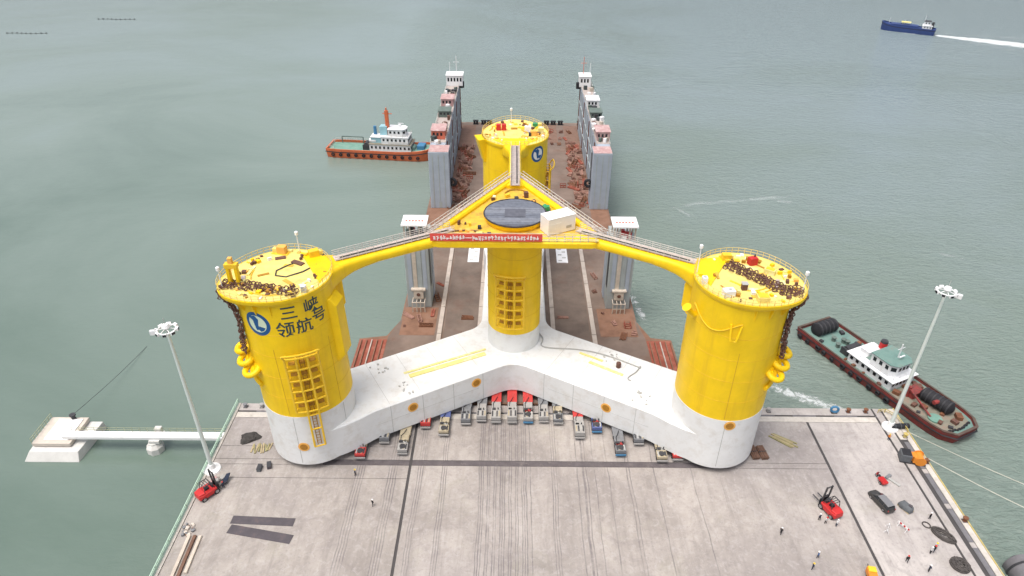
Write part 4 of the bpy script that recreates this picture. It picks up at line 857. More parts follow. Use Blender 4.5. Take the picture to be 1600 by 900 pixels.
# ---- work boat by the quay corner
wbd = Vector((18.8, -40.0)); wb = empty('work_boat', (89.9, 129.6, WZ), 'red sided work boat with teal deck, white bridge and large black rolled fenders', 'work boat', rz=math.atan2(wbd.y, wbd.x))
h_, zf = hull(wb, 44.5, 11.4, 2.1, 'hull_red', 'deck_teal', .17, .97, .55, 0.0, .75)
b = MB(); b.prism([(5.6, -4.85), (17, -4.85), (20.4, -3.6), (20.8, 0), (20.4, 3.6), (17, 4.85), (5.6, 4.85)], 2.11, 2.16); b.build('fore_deck', 'deck_murky', wb, world=False)
rg = random.Random(4)
for i in range(11): tyre(wb, (-20.5+i*2.7+rg.uniform(-.5, .5), -5.85, 1.2+rg.uniform(-.3, .2)), (0, 1, .15), rg.uniform(.6, .85))
for i in range(6): tyre(wb, (20.9-.25*abs(i-2.5), -3+i*1.2, 2.0), (1, 0, .1), .7)
b = MB(); b.tube([(-18.6, -3.6, 3.6), (-18.6, -3.2, 3.6), (-18.6, 3.0, 3.6), (-18.6, 3.5, 3.6)], [.7, 1.7, 1.7, .7], 18); b.build('rolled_fender', 'black_rubber', wb, smooth=50, world=False)
for k in range(5):
    b = MB(); b.torus((-18.6, -2.6+k*1.3, 3.6), 1.72, .16, (0, 1, 0), 18, 5); b.build('fender_tyre', 'dark_steel', wb, smooth=60, world=False)
for x, y in ((-14.6, -.8), (-12.2, -1.9), (-12.0, 1.2), (-13.0, .9)):
    b = MB(); b.lathe([(.5, 2.1), (.45, 3.0), (.65, 3.1), (.65, 3.3)], (x, y), 12); b.build('bollard', 'grey_green', wb, smooth=40, world=False)
b = MB(); b.cyl((-9.4, -2.4, 3.2), (-9.4, 1.6, 3.2), 1.1, None, 14); b.box((-9.4, -2.7, 3), (2.2, .5, 1.8)); b.box((-9.4, 1.9, 3), (2.2, .5, 1.8)); b.build('tow_winch', 'dark_steel', wb, world=False)
cabin(wb, 'lower_house', 'boat_white', -1.0, -.1, 2.1, 12.6, 7.6, 2.6, roof='boat_white', over=.5)
cabin(wb, 'aft_house', 'boat_white', -5.3, .9, 4.84, 2.6, 4.4, 1.0, win=False, roof='boat_white', over=.1)
b = MB(); b.box((-2.6, .4, 4.9), (2.8, 5.4, .1)); b.build('boat_deck', 'deck_teal', wb, world=False)
cabin(wb, 'wheelhouse', 'boat_white', 1.2, -.1, 4.84, 6.4, 6.4, 3.2, roof='deck_teal', front_cut=1.3, wz=(.5, .82))
rails(wb, [(4.9, -3.4), (4.9, 3.2)], 4.84, .9, m='boat_white'); rails(wb, [(-7.0, -3.4), (4.9, -3.4)], 4.84, .9, m='boat_white')
b = MB(); b.cyl((1.8, .6, 8.1), (1.8, .6, 12.0), .16, None, 8); b.bar((1.8, -.6, 10.8), (1.8, 1.8, 10.8), .12); b.box((2.6, .6, 9.0), (.3, 1.8, .25)); b.build('mast', 'boat_white', wb, world=False)
b = MB(); b.cyl((-4.2, 3.3, 4.8), (-4.2, 3.3, 7.6), 1.0, .9, 14); fu = b.build('funnel', 'red_paint', wb, smooth=40, world=False); b = MB(); b.cyl((-4.2, 3.3, 7.6), (-4.2, 3.3, 8.1), .92, .8, 14); b.build('funnel_cap', 'dark_steel', fu, world=False)
b = MB(); b.tube([(13.8, -2.0+1.2, 4.4), (14.0, -.2+1, 4.4)], 0.5, 8); b.build('fairlead', 'hull_red', wb, world=False)
b = MB(); b.tube([(9.6, 1.0, 3.7), (10.1, 1.0, 3.7), (16.4, 1.8, 3.7), (17.0, 1.8, 3.7)], [.6, 1.55, 1.55, .6], 18); b.build('rolled_fender', 'black_rubber', wb, smooth=50, world=False)
for k in range(6):
    b = MB(); b.torus((10.4+k*1.15, 1.0+k*.14, 3.7), 1.56, .15, (1, .12, 0), 18, 5); b.build('fender_tyre', 'dark_steel', wb, smooth=60, world=False)
b = MB(); b.bar((8.2, -1.6, 4.4), (15.6, -3.2, 2.6), .35); b.bar((8.2, -1.6, 2.1), (8.2, -1.6, 5.0), .7); b.box((8.4, .2, 2.9), (2.6, 3.6, 1.5)); b.build('deck_crane', 'hull_red', wb, bevel=.05, world=False)
for x, y, s in ((6.6, -3.2, 1.0), (7.4, 2.8, 1.2), (-7.6, -4.1, .5), (-5.0, -4.2, .6), (-2.0, -4.2, .4), (2.6, -4.2, .6), (6.2, .4, .9), (6.0, 3.6, .7), (9.2, 3.8, .6), (14.0, 3.9, .6), (13.2, -4.0, .5), (16.0, .2, .6),  (19.6, -1.8, .6), (-16.0, 3.6, .8), (-15.6, -3.9, .6), (-10.6, 3.6, .9), (11.2, -3.0, .8), (12.6, -1.6, .9), (18.2, 2.6, 1.1), (18.9, .4, .9), (17.6, -2.6, .7)):
    b = MB(); b.box((x, y, 2.1+s*.45), (s*1.6, s*1.2, s*.9), x); b.build('deck_gear', ('chain_brown', 'rust', 'dark_steel')[int(x*7) % 3], wb, bevel=.05, world=False)
b = MB(); b.lathe([(1.5, 2.15), (1.5, 2.5), (1.2, 2.6)], (16.2, -2.4), 18); b.build('deck_hatch', 'deck_green', wb, smooth=30, world=False)
oo = full(outline(44.5, 11.4, .17, .97, .55, 20)); b = MB(); b.loft([[(x*1.008, y*1.015, 2.84) for x, y in oo], [(x*1.008, y*1.015, 2.98) for x, y in oo], [(x*.982, y*.945, 2.98) for x, y in oo], [(x*.982, y*.945, 2.84) for x, y in oo], [(x*1.008, y*1.015, 2.84) for x, y in oo]], False, False); b.build('bulwark_cap', 'rope_brown', wb, world=False)
# ---- blue cargo ship far off with its wake
shp = empty('coastal_cargo_ship', (271.8, 499.4, WZ), 'small dark blue cargo ship under way with white wake behind', 'ship', rz=math.atan2(508.3-490.4, 257.2-286.5))
h_, zf = hull(shp, 34, 7.5, 3.2, 'hull_blue', 'hull_blue', .22, .9, .05, 1.8, .8)
b = MB(); b.b2(-6, 11, -2.8, 2.8, 3.2, 4.9); b.build('hatch_coaming', 'hull_blue', shp, bevel=.1, world=False)
cabin(shp, 'deckhouse', 'boat_white', -11.5, 0, 3.2, 6, 6, 2.6, roof='boat_white'); cabin(shp, 'wheelhouse', 'boat_white', -11, 0, 5.9, 4, 4.6, 2.4, roof='dark_steel')
b = MB(); b.cyl((-14.4, 0, 3.2), (-14.4, 0, 8), .8, None, 10); b.build('funnel', 'dark_steel', shp, world=False)
for x, hh in ((12.5, 8), (3, 7.5), (-9, 12)): b = MB(); b.cyl((x, 0, 3.2), (x, 0, hh), .12, None, 6); b.build('mast', 'boat_white', shp, world=False)
b = MB(); b.box((2, 0, 6.3), (6, 2.6, .5)); b.bar((4, 0, 4.9), (4, 0, 6.2), .4); b.build('deck_cargo', 'pale_yellow', shp, world=False)
# ---- foam
def foam_material(name, cov, sc, stretch, amax=.9):
    m = bpy.data.materials.new(name); m.use_nodes = True; N = m.node_tree.nodes; L = m.node_tree.links; b = N['Principled BSDF']
    b.inputs['Base Color'].default_value = (0.78, 0.82, 0.82, 1); b.inputs['Roughness'].default_value = .8
    tc = N.new('ShaderNodeTexCoord'); mp = N.new('ShaderNodeMapping'); mp.inputs['Scale'].default_value = stretch; L.new(tc.outputs['Object'], mp.inputs[0])
    n = N.new('ShaderNodeTexNoise'); n.inputs['Scale'].default_value = sc; n.inputs['Detail'].default_value = 8; n.inputs['Roughness'].default_value = .7; n.inputs['Distortion'].default_value = 1.2; L.new(mp.outputs[0], n.inputs['Vector'])
    uv = N.new('ShaderNodeAttribute'); uv.attribute_name = 'edge'
    ad = N.new('ShaderNodeMath'); ad.operation = 'MULTIPLY_ADD'; L.new(uv.outputs['Fac'], ad.inputs[0]); ad.inputs[1].default_value = .42; L.new(n.outputs[0], ad.inputs[2])
    mr = N.new('ShaderNodeMapRange'); mr.inputs[1].default_value = cov; mr.inputs[2].default_value = cov+.16; mr.inputs[4].default_value = amax; L.new(ad.outputs[0], mr.inputs[0]); L.new(mr.outputs[0], b.inputs['Alpha'])
    M[name] = m
foam_material('foam_wake', .66, .22, (.6, 1, 1), .7); foam_material('foam_churn', .80, .5, (1, 1, 1), .6); foam_material('foam_streak', .80, .35, (.6, 1.1, 1), .17)
def foam(pts, wid, m, label, z=0.012, cat='foam'):
    """ribbon of foam on the water following pts, each with its half width; 'edge' fades to the sides and ends"""
    P = [Vector((*p, WZ+z)) for p in pts]; k = 9; vs = []; at = []; n = len(P)
    for i, p in enumerate(P):
        d = (P[min(i+1, n-1)]-P[max(i-1, 0)]).normalized(); s = Vector((-d.y, d.x, 0))
        for j in range(k):
            t = j/(k-1)*2-1; vs.append(p+s*t*wid[i]); at.append((1-abs(t)**2)*min(1, i/1.0 if n > 2 else 1)*(1 if i < n-1 else 0))
    b = MB(); b.add(vs, [(i*k+j, i*k+j+1, (i+1)*k+j+1, (i+1)*k+j) for i in range(n-1) for j in range(k-1)])
    o = b.build('foam', m); a = o.data.attributes.new('edge', 'FLOAT', 'POINT')
    for i, q in enumerate(at): a.data[i].value = q
    o['label'] = label; o['category'] = cat; o['kind'] = 'stuff'; return o
foam([(285, 491), (288.5, 489), (300, 482), (315, 473.5), (334, 462), (356, 450), (380, 436)], [2.0, 4.0, 6.5, 9, 11.5, 14, 17], 'foam_wake', 'white wake trailing behind the blue cargo ship')
foam([(256, 511), (270, 497), (284, 488)], [1.0, 1.6, 1.6], 'foam_wake', 'bow wash along the blue cargo ship')
foam([(286, 484), (300, 470), (318, 452), (336, 434)], [1.5, 3.0, 4.0, 4.0], 'foam_streak', 'near side wave crest of the blue cargo ship')
foam([(290, 496), (312, 492), (340, 484), (370, 474)], [1.5, 3.0, 4.0, 4.0], 'foam_streak', 'far side wave crest of the blue cargo ship')
foam([(32.6, 170), (34.0, 165), (35.4, 160), (36, 155), (37, 150)], [.8, 2.4, 2.0, 1.6, .8], 'foam_churn', 'churned white water beside the right roofed tower')
foam([(58, 128), (64, 126), (70, 122.5), (76, 119), (82, 117)], [1.2, 2.6, 3.2, 2.6, 1.0], 'foam_churn', 'churned water between quay and work boat')
foam([(52, 226), (58, 223), (62, 217), (60, 213)], [.8, 1.4, 1.4, .6], 'foam_streak', 'short white streak on the open water')
foam([(80, 236), (100, 228), (122, 226)], [1.2, 2.2, 1.0], 'foam_streak', 'faint foam streak off the barge')
foam([(40, 215), (66, 226), (96, 232), (130, 238)], [1.2, 2.4, 2.4, 1.2], 'foam_streak', 'long faint foam line off the right wing wall')
foam([(120, 200), (140, 190), (158, 176)], [1, 2, 1], 'foam_streak', 'foam streak beyond the work boat')
for y0, x0, lb in ((473, -323, 'thin dark float line on the far water'), (517, -285, 'short dark float line farther out on the water')):
    e = empty('float_line', (x0, y0, WZ), lb, 'float line')
    for i in range(9): b = MB(); b.lathe([(.1, -.3), (.55, 0), (.55, .3), (.1, .6)], (i*3.2-12, .6*sin(i)), 8); b.build('float', 'dark_steel', e, world=False)
    b = MB(); b.tube([(i*3.2-12, .6*sin(i), .1) for i in range(9)], .09, 5); b.build('rope', 'dark_steel', e, world=False)
# grey rounded pontoon fender cut by the frame edge
e = empty('rubber_pontoon', (92.0, 76.6, WZ), 'large grey rounded pontoon floating against the quay side', 'pontoon'); b = MB()
b.tube([(0, -9, .8), (0, -8.2, .8), (0, 1.5, .8), (0, 2.6, .8)], [1.2, 2.8, 2.8, 1.0], 20); b.build('body', 'mat_grey', e, smooth=50, world=False)
for k in range(3): b = MB(); b.torus((0, -6+k*3, .8), 2.83, .2, (0, 1, 0), 20, 5); b.build('band', 'dark_steel', e, world=False)
# ================================================================== mooring dolphin and catwalk
mat('pale_concrete', (0.62, 0.61, 0.58), 0.8, var=0.12, scale=0.5, dirt=(0.42, 0.40, 0.35), dirt_amt=0.25, dirt_scale=0.6)
mat('beige_concrete', (0.58, 0.52, 0.45), 0.8, var=0.15, scale=0.6)
mat('rail_olive', (0.36, 0.38, 0.24), 0.6)
mat('rail_green', (0.42, 0.58, 0.46), 0.6)
dol = empty('mooring_dolphin', (-95, 105.8, -5.2), 'white concrete mooring dolphin block with beige top slab at the catwalk end', 'dolphin')
b = MB(); b.prism([(-101.6, 101.2), (-90.2, 101.2), (-88.9, 110.0), (-100.6, 110.0)], -5.6, -3.0)
# the block: slightly battered sides
b = MB(); b.loft([[(-101.8, 100.9, -5.6), (-90.2, 100.9, -5.6), (-89.6, 111.2, -5.6), (-101.8, 111.2, -5.6)], [(-101.6, 101.0, -4.9), (-90.2, 101.0, -4.9), (-89.4, 111.2, -4.9), (-101.7, 111.2, -4.9)], [(-100.6, 102.1, -3.0), (-90.4, 102.1, -3.0), (-89.6, 111.0, -3.0), (-101.2, 111.0, -3.0)]]); b.build('block', 'pale_concrete', dol, bevel=.12)
b = MB(); b.b2(-100.2, -92.6, 103.4, 111.0, -3.0, -2.7); b.build('joint_course', 'walkway', dol)
b = MB(); b.b2(-100.4, -92.4, 103.2, 111.1, -2.7, -1.9); sl_ = b.build('top_slab', 'beige_concrete', dol, bevel=.06)
b = MB(); b.b2(-98.4, -93.2, 104.2, 110.4, -1.9, -1.7); b.build('inner_slab', 'white_paint', dol, bevel=.04)
b = MB(); b.lathe([(.5, -1.9), (.42, -1.5), (.4, -1.0), (.65, -.9), (.65, -.6)], (-95.4, 110.6), 12); b.build('bollard', 'dark_steel', dol, smooth=40)
b = MB()
for i in range(8): y = 103.3+i*1.08; b.bar((-100.3, y, -1.9), (-100.3, y, -.6), .07)
for h in (-1.2, -.6): b.bar((-100.3, 103.3, h), (-100.3, 110.9, h), .07)
b.build('handrail', 'rail_olive', dol)
cw = empty('catwalk', (-75.5, 104.3, -1.2), 'long white steel catwalk between quay and mooring dolphin', 'catwalk')
b = MB(); b.b2(-94.4, -59.7, 104.3, 106.1, -1.7, -1.0); b.build('girder', 'white_paint', cw, bevel=.04)
b = MB()
x = -93.0
while x < -60.4: b.bar((x, 106.0, -1), (x, 106.0, .1), .06); x += 1.6
for h in (-.45, .1): b.bar((-93.0, 106.0, h), (-60.4, 106.0, h), .06)
b.build('handrail', 'rail_olive', cw)
ped = empty('catwalk_pier', (-74.4, 104.4, -5.2), 'white concrete pier under the middle of the catwalk', 'pier')
b = MB(); b.lathe([(1.75, -5.6), (1.75, -3.6), (1.1, -2.8), (1.1, -2.5)], (-75.6, 104.6), 8); b.build('pile_cap', 'pale_concrete', ped, bevel=.08)
b = MB(); b.b2(-76.2, -74.0, 103.9, 107.1, -2.5, -1.71); b.build('bearing', 'pale_concrete', ped, bevel=.06)
b = MB(); b.b2(-75.8, -74.4, 106.3, 107.3, -1.7, -.5); b.build('stop_block', 'pale_concrete', ped, bevel=.05)
# green railing along the left quay edge
gr = empty('green_railing', (-60.2, 67, .12), 'pale green pipe railing along the left quay edge', 'railing')
b = MB()
for h in (.55, 1.05): b.bar((-60.2, 20, .12+h), (-60.2, 114, .12+h), .16, .14)
b.build('rail', 'rail_green', gr)
y = 20.4
while y < 114: b = MB(); b.bar((-60.2, y, .12), (-60.2, y, 1.2), .13); b.build('post', 'rail_green', gr); y += 2.6
# ================================================================== light masts
def light_mast(x, y, h, label, rz, tone):
    e = empty('light_mast', (x, y, 0), label, 'light mast', 'tall light masts at the quay corners', rz)
    b = MB(); b.cyl((0, 0, .5), (0, 0, h), .42, .24, 14); b.build('pole', tone, e, smooth=40, world=False)
    b = MB(); b.lathe([(1.7, 0), (1.6, .35), (.7, .6), (.55, 1.6)], n=16); b.build('base', 'white_paint', e, smooth=30, world=False)
    b = MB(); b.torus((0, 0, h-.6), 1.5, .12, (0, 0, 1), 24, 6)
    for k in range(6): a = k*pi/3; b.bar((0, 0, h-.3), (1.5*cos(a), 1.5*sin(a), h-.6), .1)
    b.lathe([(.3, h-.5), (.7, h-.1), (.5, h+.4), (.05, h+.6)], n=12); b.build('lantern_ring', 'white_box', e, smooth=40, world=False)
    for k in range(8):
        a = k*pi/4; c = (1.75*cos(a), 1.75*sin(a), h-.65)
        b = MB(); b.box(c, (.35, .75, .6), a); fl_ = b.build('floodlight', 'white_box', e, bevel=.04, world=False)
        b = MB(); b.box((c[0]+.19*cos(a), c[1]+.19*sin(a), c[2]), (.04, .6, .46), a); b.build('lens', 'glass_dark', fl_, world=False)
    b = MB(); b.box((-2.0, -.2, h-.8), (1.3, .5, .9)); b.build('control_gear', 'white_box', e, bevel=.05, world=False)
    b = MB(); b.cyl((0, 0, h+.5), (0, 0, h+1.8), .05, None, 6); b.build('lightning_rod', 'seam', e, world=False)
light_mast(-58.9, 94.8, 35.2, 'tall pale green white light mast standing beside the red forklift with black cargo', 0, 'rail_palegreen') if False else None
mat('mast_pale', (0.66, 0.72, 0.68), 0.5, var=0.06)
light_mast(-58.9, 94.8, 35.0, 'tall white light mast by the quay end of the catwalk', 0.2, 'mast_pale')
light_mast(81.1, 108.2, 35.4, 'tall white light mast at the quay corner by the work boat', 2.4, 'mast_pale')
# ================================================================== self-propelled trailers under the platform
mat('spmt_white', (0.36, 0.35, 0.335), 0.6, var=0.2, scale=1.0, dirt=(0.25, 0.22, 0.2), dirt_amt=0.45, dirt_scale=1.0)
mat('spmt_red', (0.52, 0.05, 0.045), 0.55, var=0.2, scale=1.0, dirt=(0.32, 0.09, 0.07), dirt_amt=0.4, dirt_scale=0.8)
mat('spmt_blue', (0.10, 0.13, 0.30), 0.55, var=0.2, scale=1.0, dirt=(0.25, 0.25, 0.3), dirt_amt=0.4, dirt_scale=0.8)
mat('spmt_grey', (0.20, 0.205, 0.215), 0.6, var=0.25, scale=1.0, dirt=(0.12, 0.12, 0.12), dirt_amt=0.45, dirt_scale=0.8)
mat('spmt_tan', (0.42, 0.36, 0.25), 0.6, var=0.25, scale=1.0)
def spmt(x, y0, ylen, deckm, packm, label, wd=2.3, packlen=4.2, style=0):
    e = empty('transport_trailer', (x, y0, 0), label, 'trailer', 'self-propelled trailers under the platform')
    b = MB(); b.b2(-wd/2, wd/2, packlen+.25, ylen, .85, 1.46); b.build('flatbed', deckm, e, bevel=.05, world=False)
    b = MB(); b.b2(-wd/2+.05, wd/2-.05, .15, packlen, .75, 1.0); pk = b.build('power_pack', 'dark_steel', e, world=False)
    hc = (1.95, 1.7, 1.85, 2.15)[style]; cl = (.62, .5, .4, .66)[style]
    b = MB(); b.b2(-wd/2+.05, wd/2-.05, .3, packlen*cl, 1.0, hc); b.build('engine_cover', packm, pk, bevel=.08, world=False)
    if style in (1, 2):
        b = MB(); b.cyl((0, packlen*.27, hc), (0, packlen*.27, hc+.12), .62, None, 16); b.build('cooling_fan', 'dark_steel', pk, smooth=40, world=False)
        b = MB(); b.cyl((-wd*.3, packlen*.58, 1.3), (wd*.3, packlen*.58, 1.3), .33, None, 12); b.build('air_tank', 'seam' if style == 1 else 'spmt_red', pk, smooth=40, world=False)
    b = MB(); b.tube([(-wd*.25, packlen*.6, 1.6), (-wd*.3, packlen*.85, 2.0), (-wd*.1, packlen+.3, 1.75), (wd*.1, packlen+1.6, 1.6)], .07, 6); b.build('hydraulic_hose', 'black_rubber', pk, world=False)
    b = MB(); b.b2(-wd/2+.1, wd/2-.1, packlen*.66, packlen-.1, 1.0, 1.75); b.build('tank_box', packm if style != 1 else 'spmt_tan', pk, bevel=.08, world=False)
    for k in range(4): b = MB(); xx = -wd/2+.35+k*(wd-.7)/3; b.box((xx, packlen*.27, hc+.02), (.28, packlen*.30, .06)); b.build('grille', ('dark_steel', 'seam', 'dark_steel', 'spmt_tan')[(k+style) % 4], pk, world=False)
    b = MB(); b.cyl((wd*.2, packlen*.5, 1.9), (wd*.2, packlen*.5, 2.5), .11, None, 8); b.box((-wd*.2, packlen*.52, 2.05), (.7, .5, .2)); b.build('exhaust', 'dark_steel', pk, world=False)
    b = MB(); b.b2(-wd/2, wd/2, 0, .18, .6, 1.0); b.build('bumper', 'spmt_white' if style != 2 else 'blue_gear', e, bevel=.03, world=False)
    b = MB(); b.b2(-wd/2+.02, wd/2-.02, packlen+.1, packlen+1.4, 1.462, 1.494); b.build('deck_mat', deckm, e, world=False)
    for k in range(6):
        yy = packlen+1.0+k*1.5
        for s in (-1, 1): b = MB(); b.cyl((s*(wd/2-.55), yy, .42), (s*(wd/2-.1), yy, .42), .42, None, 14); b.build('wheel', 'black_rubber', e, smooth=40, world=False)
    for s in (-1, 1):
        b = MB(); b.cyl((s*(wd/2-.55), 1.4, .42), (s*(wd/2-.1), 1.4, .42), .42, None, 14); b.build('wheel', 'black_rubber', e, smooth=40, world=False)
SP_ = [(-30.2, 97.3, 'spmt_red', 'spmt_red', 'red trailer poking out beside the lettered column', 1), (-21.9, 98.6, 'spmt_tan', 'spmt_white', 'white trailer with tan tank just left of the long slab joint', 1), (-18.0, 106.0, 'spmt_red', 'spmt_red', 'dark red trailer mostly hidden under the pontoon beside the blue trailer', 0),
       (-14.0, 103.9, 'spmt_blue', 'spmt_tan', 'blue decked trailer with tan engine cover', 1), (-9.6, 107.2, 'spmt_grey', 'spmt_grey', 'grey trailer between the blue trailer and the white row', 0), (-6.3, 108.2, 'spmt_grey', 'spmt_white', 'pale grey trailer left of the three red decked ones', 0),
       (-3.2, 107.8, 'spmt_red', 'spmt_white', 'red decked trailer with white pack at the pontoon crotch', 0), (0.25, 107.8, 'spmt_red', 'spmt_white', 'red decked trailer with white pack in the middle of the red three', 3), (3.7, 107.8, 'spmt_red', 'spmt_white', 'red decked trailer with white pack next to the grey one', 2),
       (7.0, 108.1, 'spmt_grey', 'spmt_white', 'narrow pale trailer right of the three red decked ones', 0), (10.1, 107.6, 'spmt_grey', 'spmt_grey', 'dark grey trailer with round engine fan', 1), (14.4, 103.4, 'spmt_red', 'spmt_white', 'red decked trailer with pale pack standing forward of its neighbours', 3),
       (18.1, 105.2, 'spmt_red', 'spmt_blue', 'red trailer with dark blue pack under the right pontoon arm', 2), (22.3, 98.7, 'spmt_grey', 'spmt_grey', 'grey trailer with blue bumper by the trench cover', 2), (30.4, 97.2, 'spmt_grey', 'spmt_tan', 'tan trailer poking out near the plain column', 1), (26.4, 101.8, 'spmt_grey', 'spmt_grey', 'grey trailer hidden under the right pontoon arm', 0), (33.6, 97.6, 'spmt_red', 'spmt_red', 'red trailer under the edge of the plain column', 1), (-26.0, 101.6, 'spmt_grey', 'spmt_grey', 'grey trailer hidden under the left pontoon arm', 0)]
for x, y0, dm, pm, lb, st in SP_: spmt(x, y0, 18.5 if abs(x) < 12 else 17, dm, pm, lb, 2.15, 5.6 if dm == 'spmt_red' and abs(x) < 16 else 4.6, st)
# ================================================================== vehicles and gear on the quay
mat('car_black', (0.05, 0.048, 0.046), 0.3, var=0.0, spec=0.5)
mat('car_grey', (0.20, 0.20, 0.21), 0.35, var=0.1)
mat('hub_grey', (0.35, 0.35, 0.36), 0.4, metal=0.6, var=0.1)
mat('lamp_red', (0.45, 0.02, 0.02), 0.3, var=0.0)
mat('orange_machine', (0.75, 0.26, 0.03), 0.5, var=0.15, scale=1.0, dirt=(0.3, 0.15, 0.05), dirt_amt=0.3, dirt_scale=1.0)
mat('plate_steel', (0.085, 0.075, 0.085), 0.7, var=0.3, scale=0.5, dirt=(0.16, 0.10, 0.08), dirt_amt=0.35, dirt_scale=0.5)
mat('wood', (0.42, 0.34, 0.20), 0.8, var=0.3, scale=1.2); mat('wood_olive', (0.30, 0.27, 0.13), 0.8, var=0.3, scale=1.2); mat('wood_brown', (0.17, 0.095, 0.065), 0.85, var=0.4, scale=1.2)
mat('rope_dark', (0.09, 0.08, 0.075), 0.9, var=0.4, scale=1.5); mat('rope_pale', (0.50, 0.50, 0.42), 0.8, var=0.2, scale=0.8)
mat('net_dark', (0.06, 0.055, 0.05), 0.95, var=0.5, scale=1.2); mat('cone_orange', (0.7, 0.15, 0.04), 0.5); mat('tarp_grey', (0.12, 0.13, 0.14), 0.8, var=0.3, scale=1.0)
mat('cloth_navy', (0.03, 0.04, 0.07), 0.9); mat('cloth_black', (0.02, 0.02, 0.022), 0.9); mat('cloth_blue', (0.06, 0.13, 0.30), 0.9); mat('cloth_white', (0.62, 0.62, 0.62), 0.9); mat('cloth_red', (0.45, 0.05, 0.04), 0.9); mat('cloth_orange', (0.7, 0.22, 0.03), 0.9); mat('helmet_red', (0.6, 0.04, 0.03), 0.4); mat('helmet_yellow', (0.75, 0.55, 0.04), 0.4); mat('helmet_white', (0.75, 0.75, 0.75), 0.4)
def L3(e, name, m, b, smooth=None, bevel=0.0): return b.build(name, m, e, smooth=smooth, bevel=bevel, world=False)
def wheel(e, x, y, r=.36, w=.26):
    s = 1 if y > 0 else -1
    o = L3(e, 'wheel', 'black_rubber', MB().cyl((x, y-w/2, r), (x, y+w/2, r), r, None, 18), 40); L3(o, 'rim', 'hub_grey', MB().cyl((x, y+s*(w/2-.01), r), (x, y+s*(w/2+.03), r), r*.6, None, 14), 40)
# ---- black minivan (x forward)
car = empty('minivan', (70.1, 87.9, 0), 'glossy black minivan parked beside the long slab joint', 'car', rz=R(-73)+pi)
def sec(x, w, z0, z1, tw): return [(x, -w, z0), (x, -w*1.0, (z0+z1)*.55), (x, -tw, z1), (x, tw, z1), (x, w*1.0, (z0+z1)*.55), (x, w, z0)]
b = MB(); b.loft([sec(-2.62, .86, .45, .95, .84), sec(-2.55, .95, .3, 1.05, .90), sec(-1.2, .97, .26, 1.10, .92), sec(.8, .97, .26, 1.10, .92), sec(1.7, .96, .26, 1.06, .86), sec(2.45, .90, .30, .88, .74), sec(2.62, .78, .42, .70, .66)]); L3(car, 'body', 'car_black', b, 40)
def sec2(x, w, z, tw, zt_): return [(x, -w, z), (x, -tw, zt_), (x, tw, zt_), (x, w, z)]
b = MB(); b.loft([sec2(-2.5, .88, 1.06, .80, 1.16), sec2(-2.2, .90, 1.06, .74, 1.72), sec2(-.5, .90, 1.08, .74, 1.80), sec2(.55, .90, 1.08, .72, 1.74), sec2(1.45, .84, 1.06, .80, 1.10)]); cb = L3(car, 'glasshouse', 'glass_dark', b, 30)
b = MB(); b.loft([sec2(-2.22, .74, 1.73, .66, 1.79), sec2(-.5, .745, 1.805, .68, 1.86), sec2(.5, .72, 1.755, .66, 1.81)]); L3(cb, 'roof', 'car_grey', b, 30)
for s in (-1, 1):
    for x in (-1.25, .0): L3(cb, 'pillar', 'car_black', MB().bar((x, s*.905, 1.08), (x-.05, s*.745, 1.80), .10, .06))
    L3(car, 'mirror', 'car_black', MB().box((1.05, s*1.06, 1.10), (.18, .22, .16)), bevel=.03); L3(car, 'headlight', 'white_box', MB().box((2.42, s*.62, .74), (.26, .36, .12)), bevel=.03); L3(car, 'tail_light', 'lamp_red', MB().box((-2.57, s*.78, .95), (.1, .2, .34)), bevel=.02)
    for x in (-1.65, 1.6): wheel(car, x, s*.86)
# ---- red forklifts
def forklift(loc, rz, label, load=False, s=1.0):
    e = empty('red_forklift', loc, label, 'forklift', 'red forklifts on the quay', rz); e.scale = (s, s, s)
    b = MB(); b.prism([(-1.9, -.75), (-1.4, -.95), (.9, -.95), (.9, .95), (-1.4, .95), (-1.9, .75)], .45, 1.25); L3(e, 'chassis', 'red_paint', b, None, .06)
    b = MB(); b.loft([[(-2.0, -.7, .6), (-1.0, -.9, .6), (-1.0, .9, .6), (-2.0, .7, .6)], [(-1.9, -.66, 1.5), (-.9, -.85, 1.55), (-.9, .85, 1.55), (-1.9, .66, 1.5)]]); L3(e, 'counterweight', 'red_paint', b, None, .1)
    L3(e, 'seat', 'black_rubber', MB().box((-.3, 0, 1.45), (.6, .6, .4)), None, .06); L3(e, 'dashboard', 'dark_steel', MB().box((.55, 0, 1.5), (.3, .9, .6)), None, .04)
    b = MB()
    for y in (-.7, .7): b.bar((-.95, y, 1.4), (-.75, y, 2.5), .09); b.bar((.7, y, 1.2), (.35, y, 2.5), .09); b.bar((-.75, y, 2.5), (.35, y, 2.5), .1)
    for x in (-.75, -.4, -.05, .35): b.bar((x, -.7, 2.5), (x, .7, 2.5), .08)
    L3(e, 'overhead_guard', 'dark_steel', b)
    b = MB()
    for y in (-.5, .5): b.bar((1.15, y, .1), (1.0, y, 4.1), .16, .22)
    for z in (.5, 2.2, 4.0): b.bar((1.12-.03*z, -.5, z), (1.12-.03*z, .5, z), .14)
    L3(e, 'mast', 'dark_steel', b); b = MB(); b.box((1.32, 0, 1.0), (.1, 1.6, .9)); L3(e, 'carriage', 'dark_steel', b)
    for y in (-.45, .45): L3(e, 'fork', 'dark_steel', MB().box((2.1, y, .55), (1.6, .16, .08)))
    for y in (-.8, .8): wheel(e, .75, y, .48, .34); wheel(e, -1.3, y, .42, .3)
    return e
forklift((59.6, 86.2, 0), R(112), 'red forklift with raised black mast beside two standing workers', s=1.25)
forklift((-57.2, 88.9, 0), R(52), 'red forklift by the green railing at the foot of the light mast', s=1.25)
cg = empty('cargo_bundle', (-56.2, 91.6, 0), 'bundle of pale sacks and dark pipes in front of the forklift by the green railing', 'bundle')
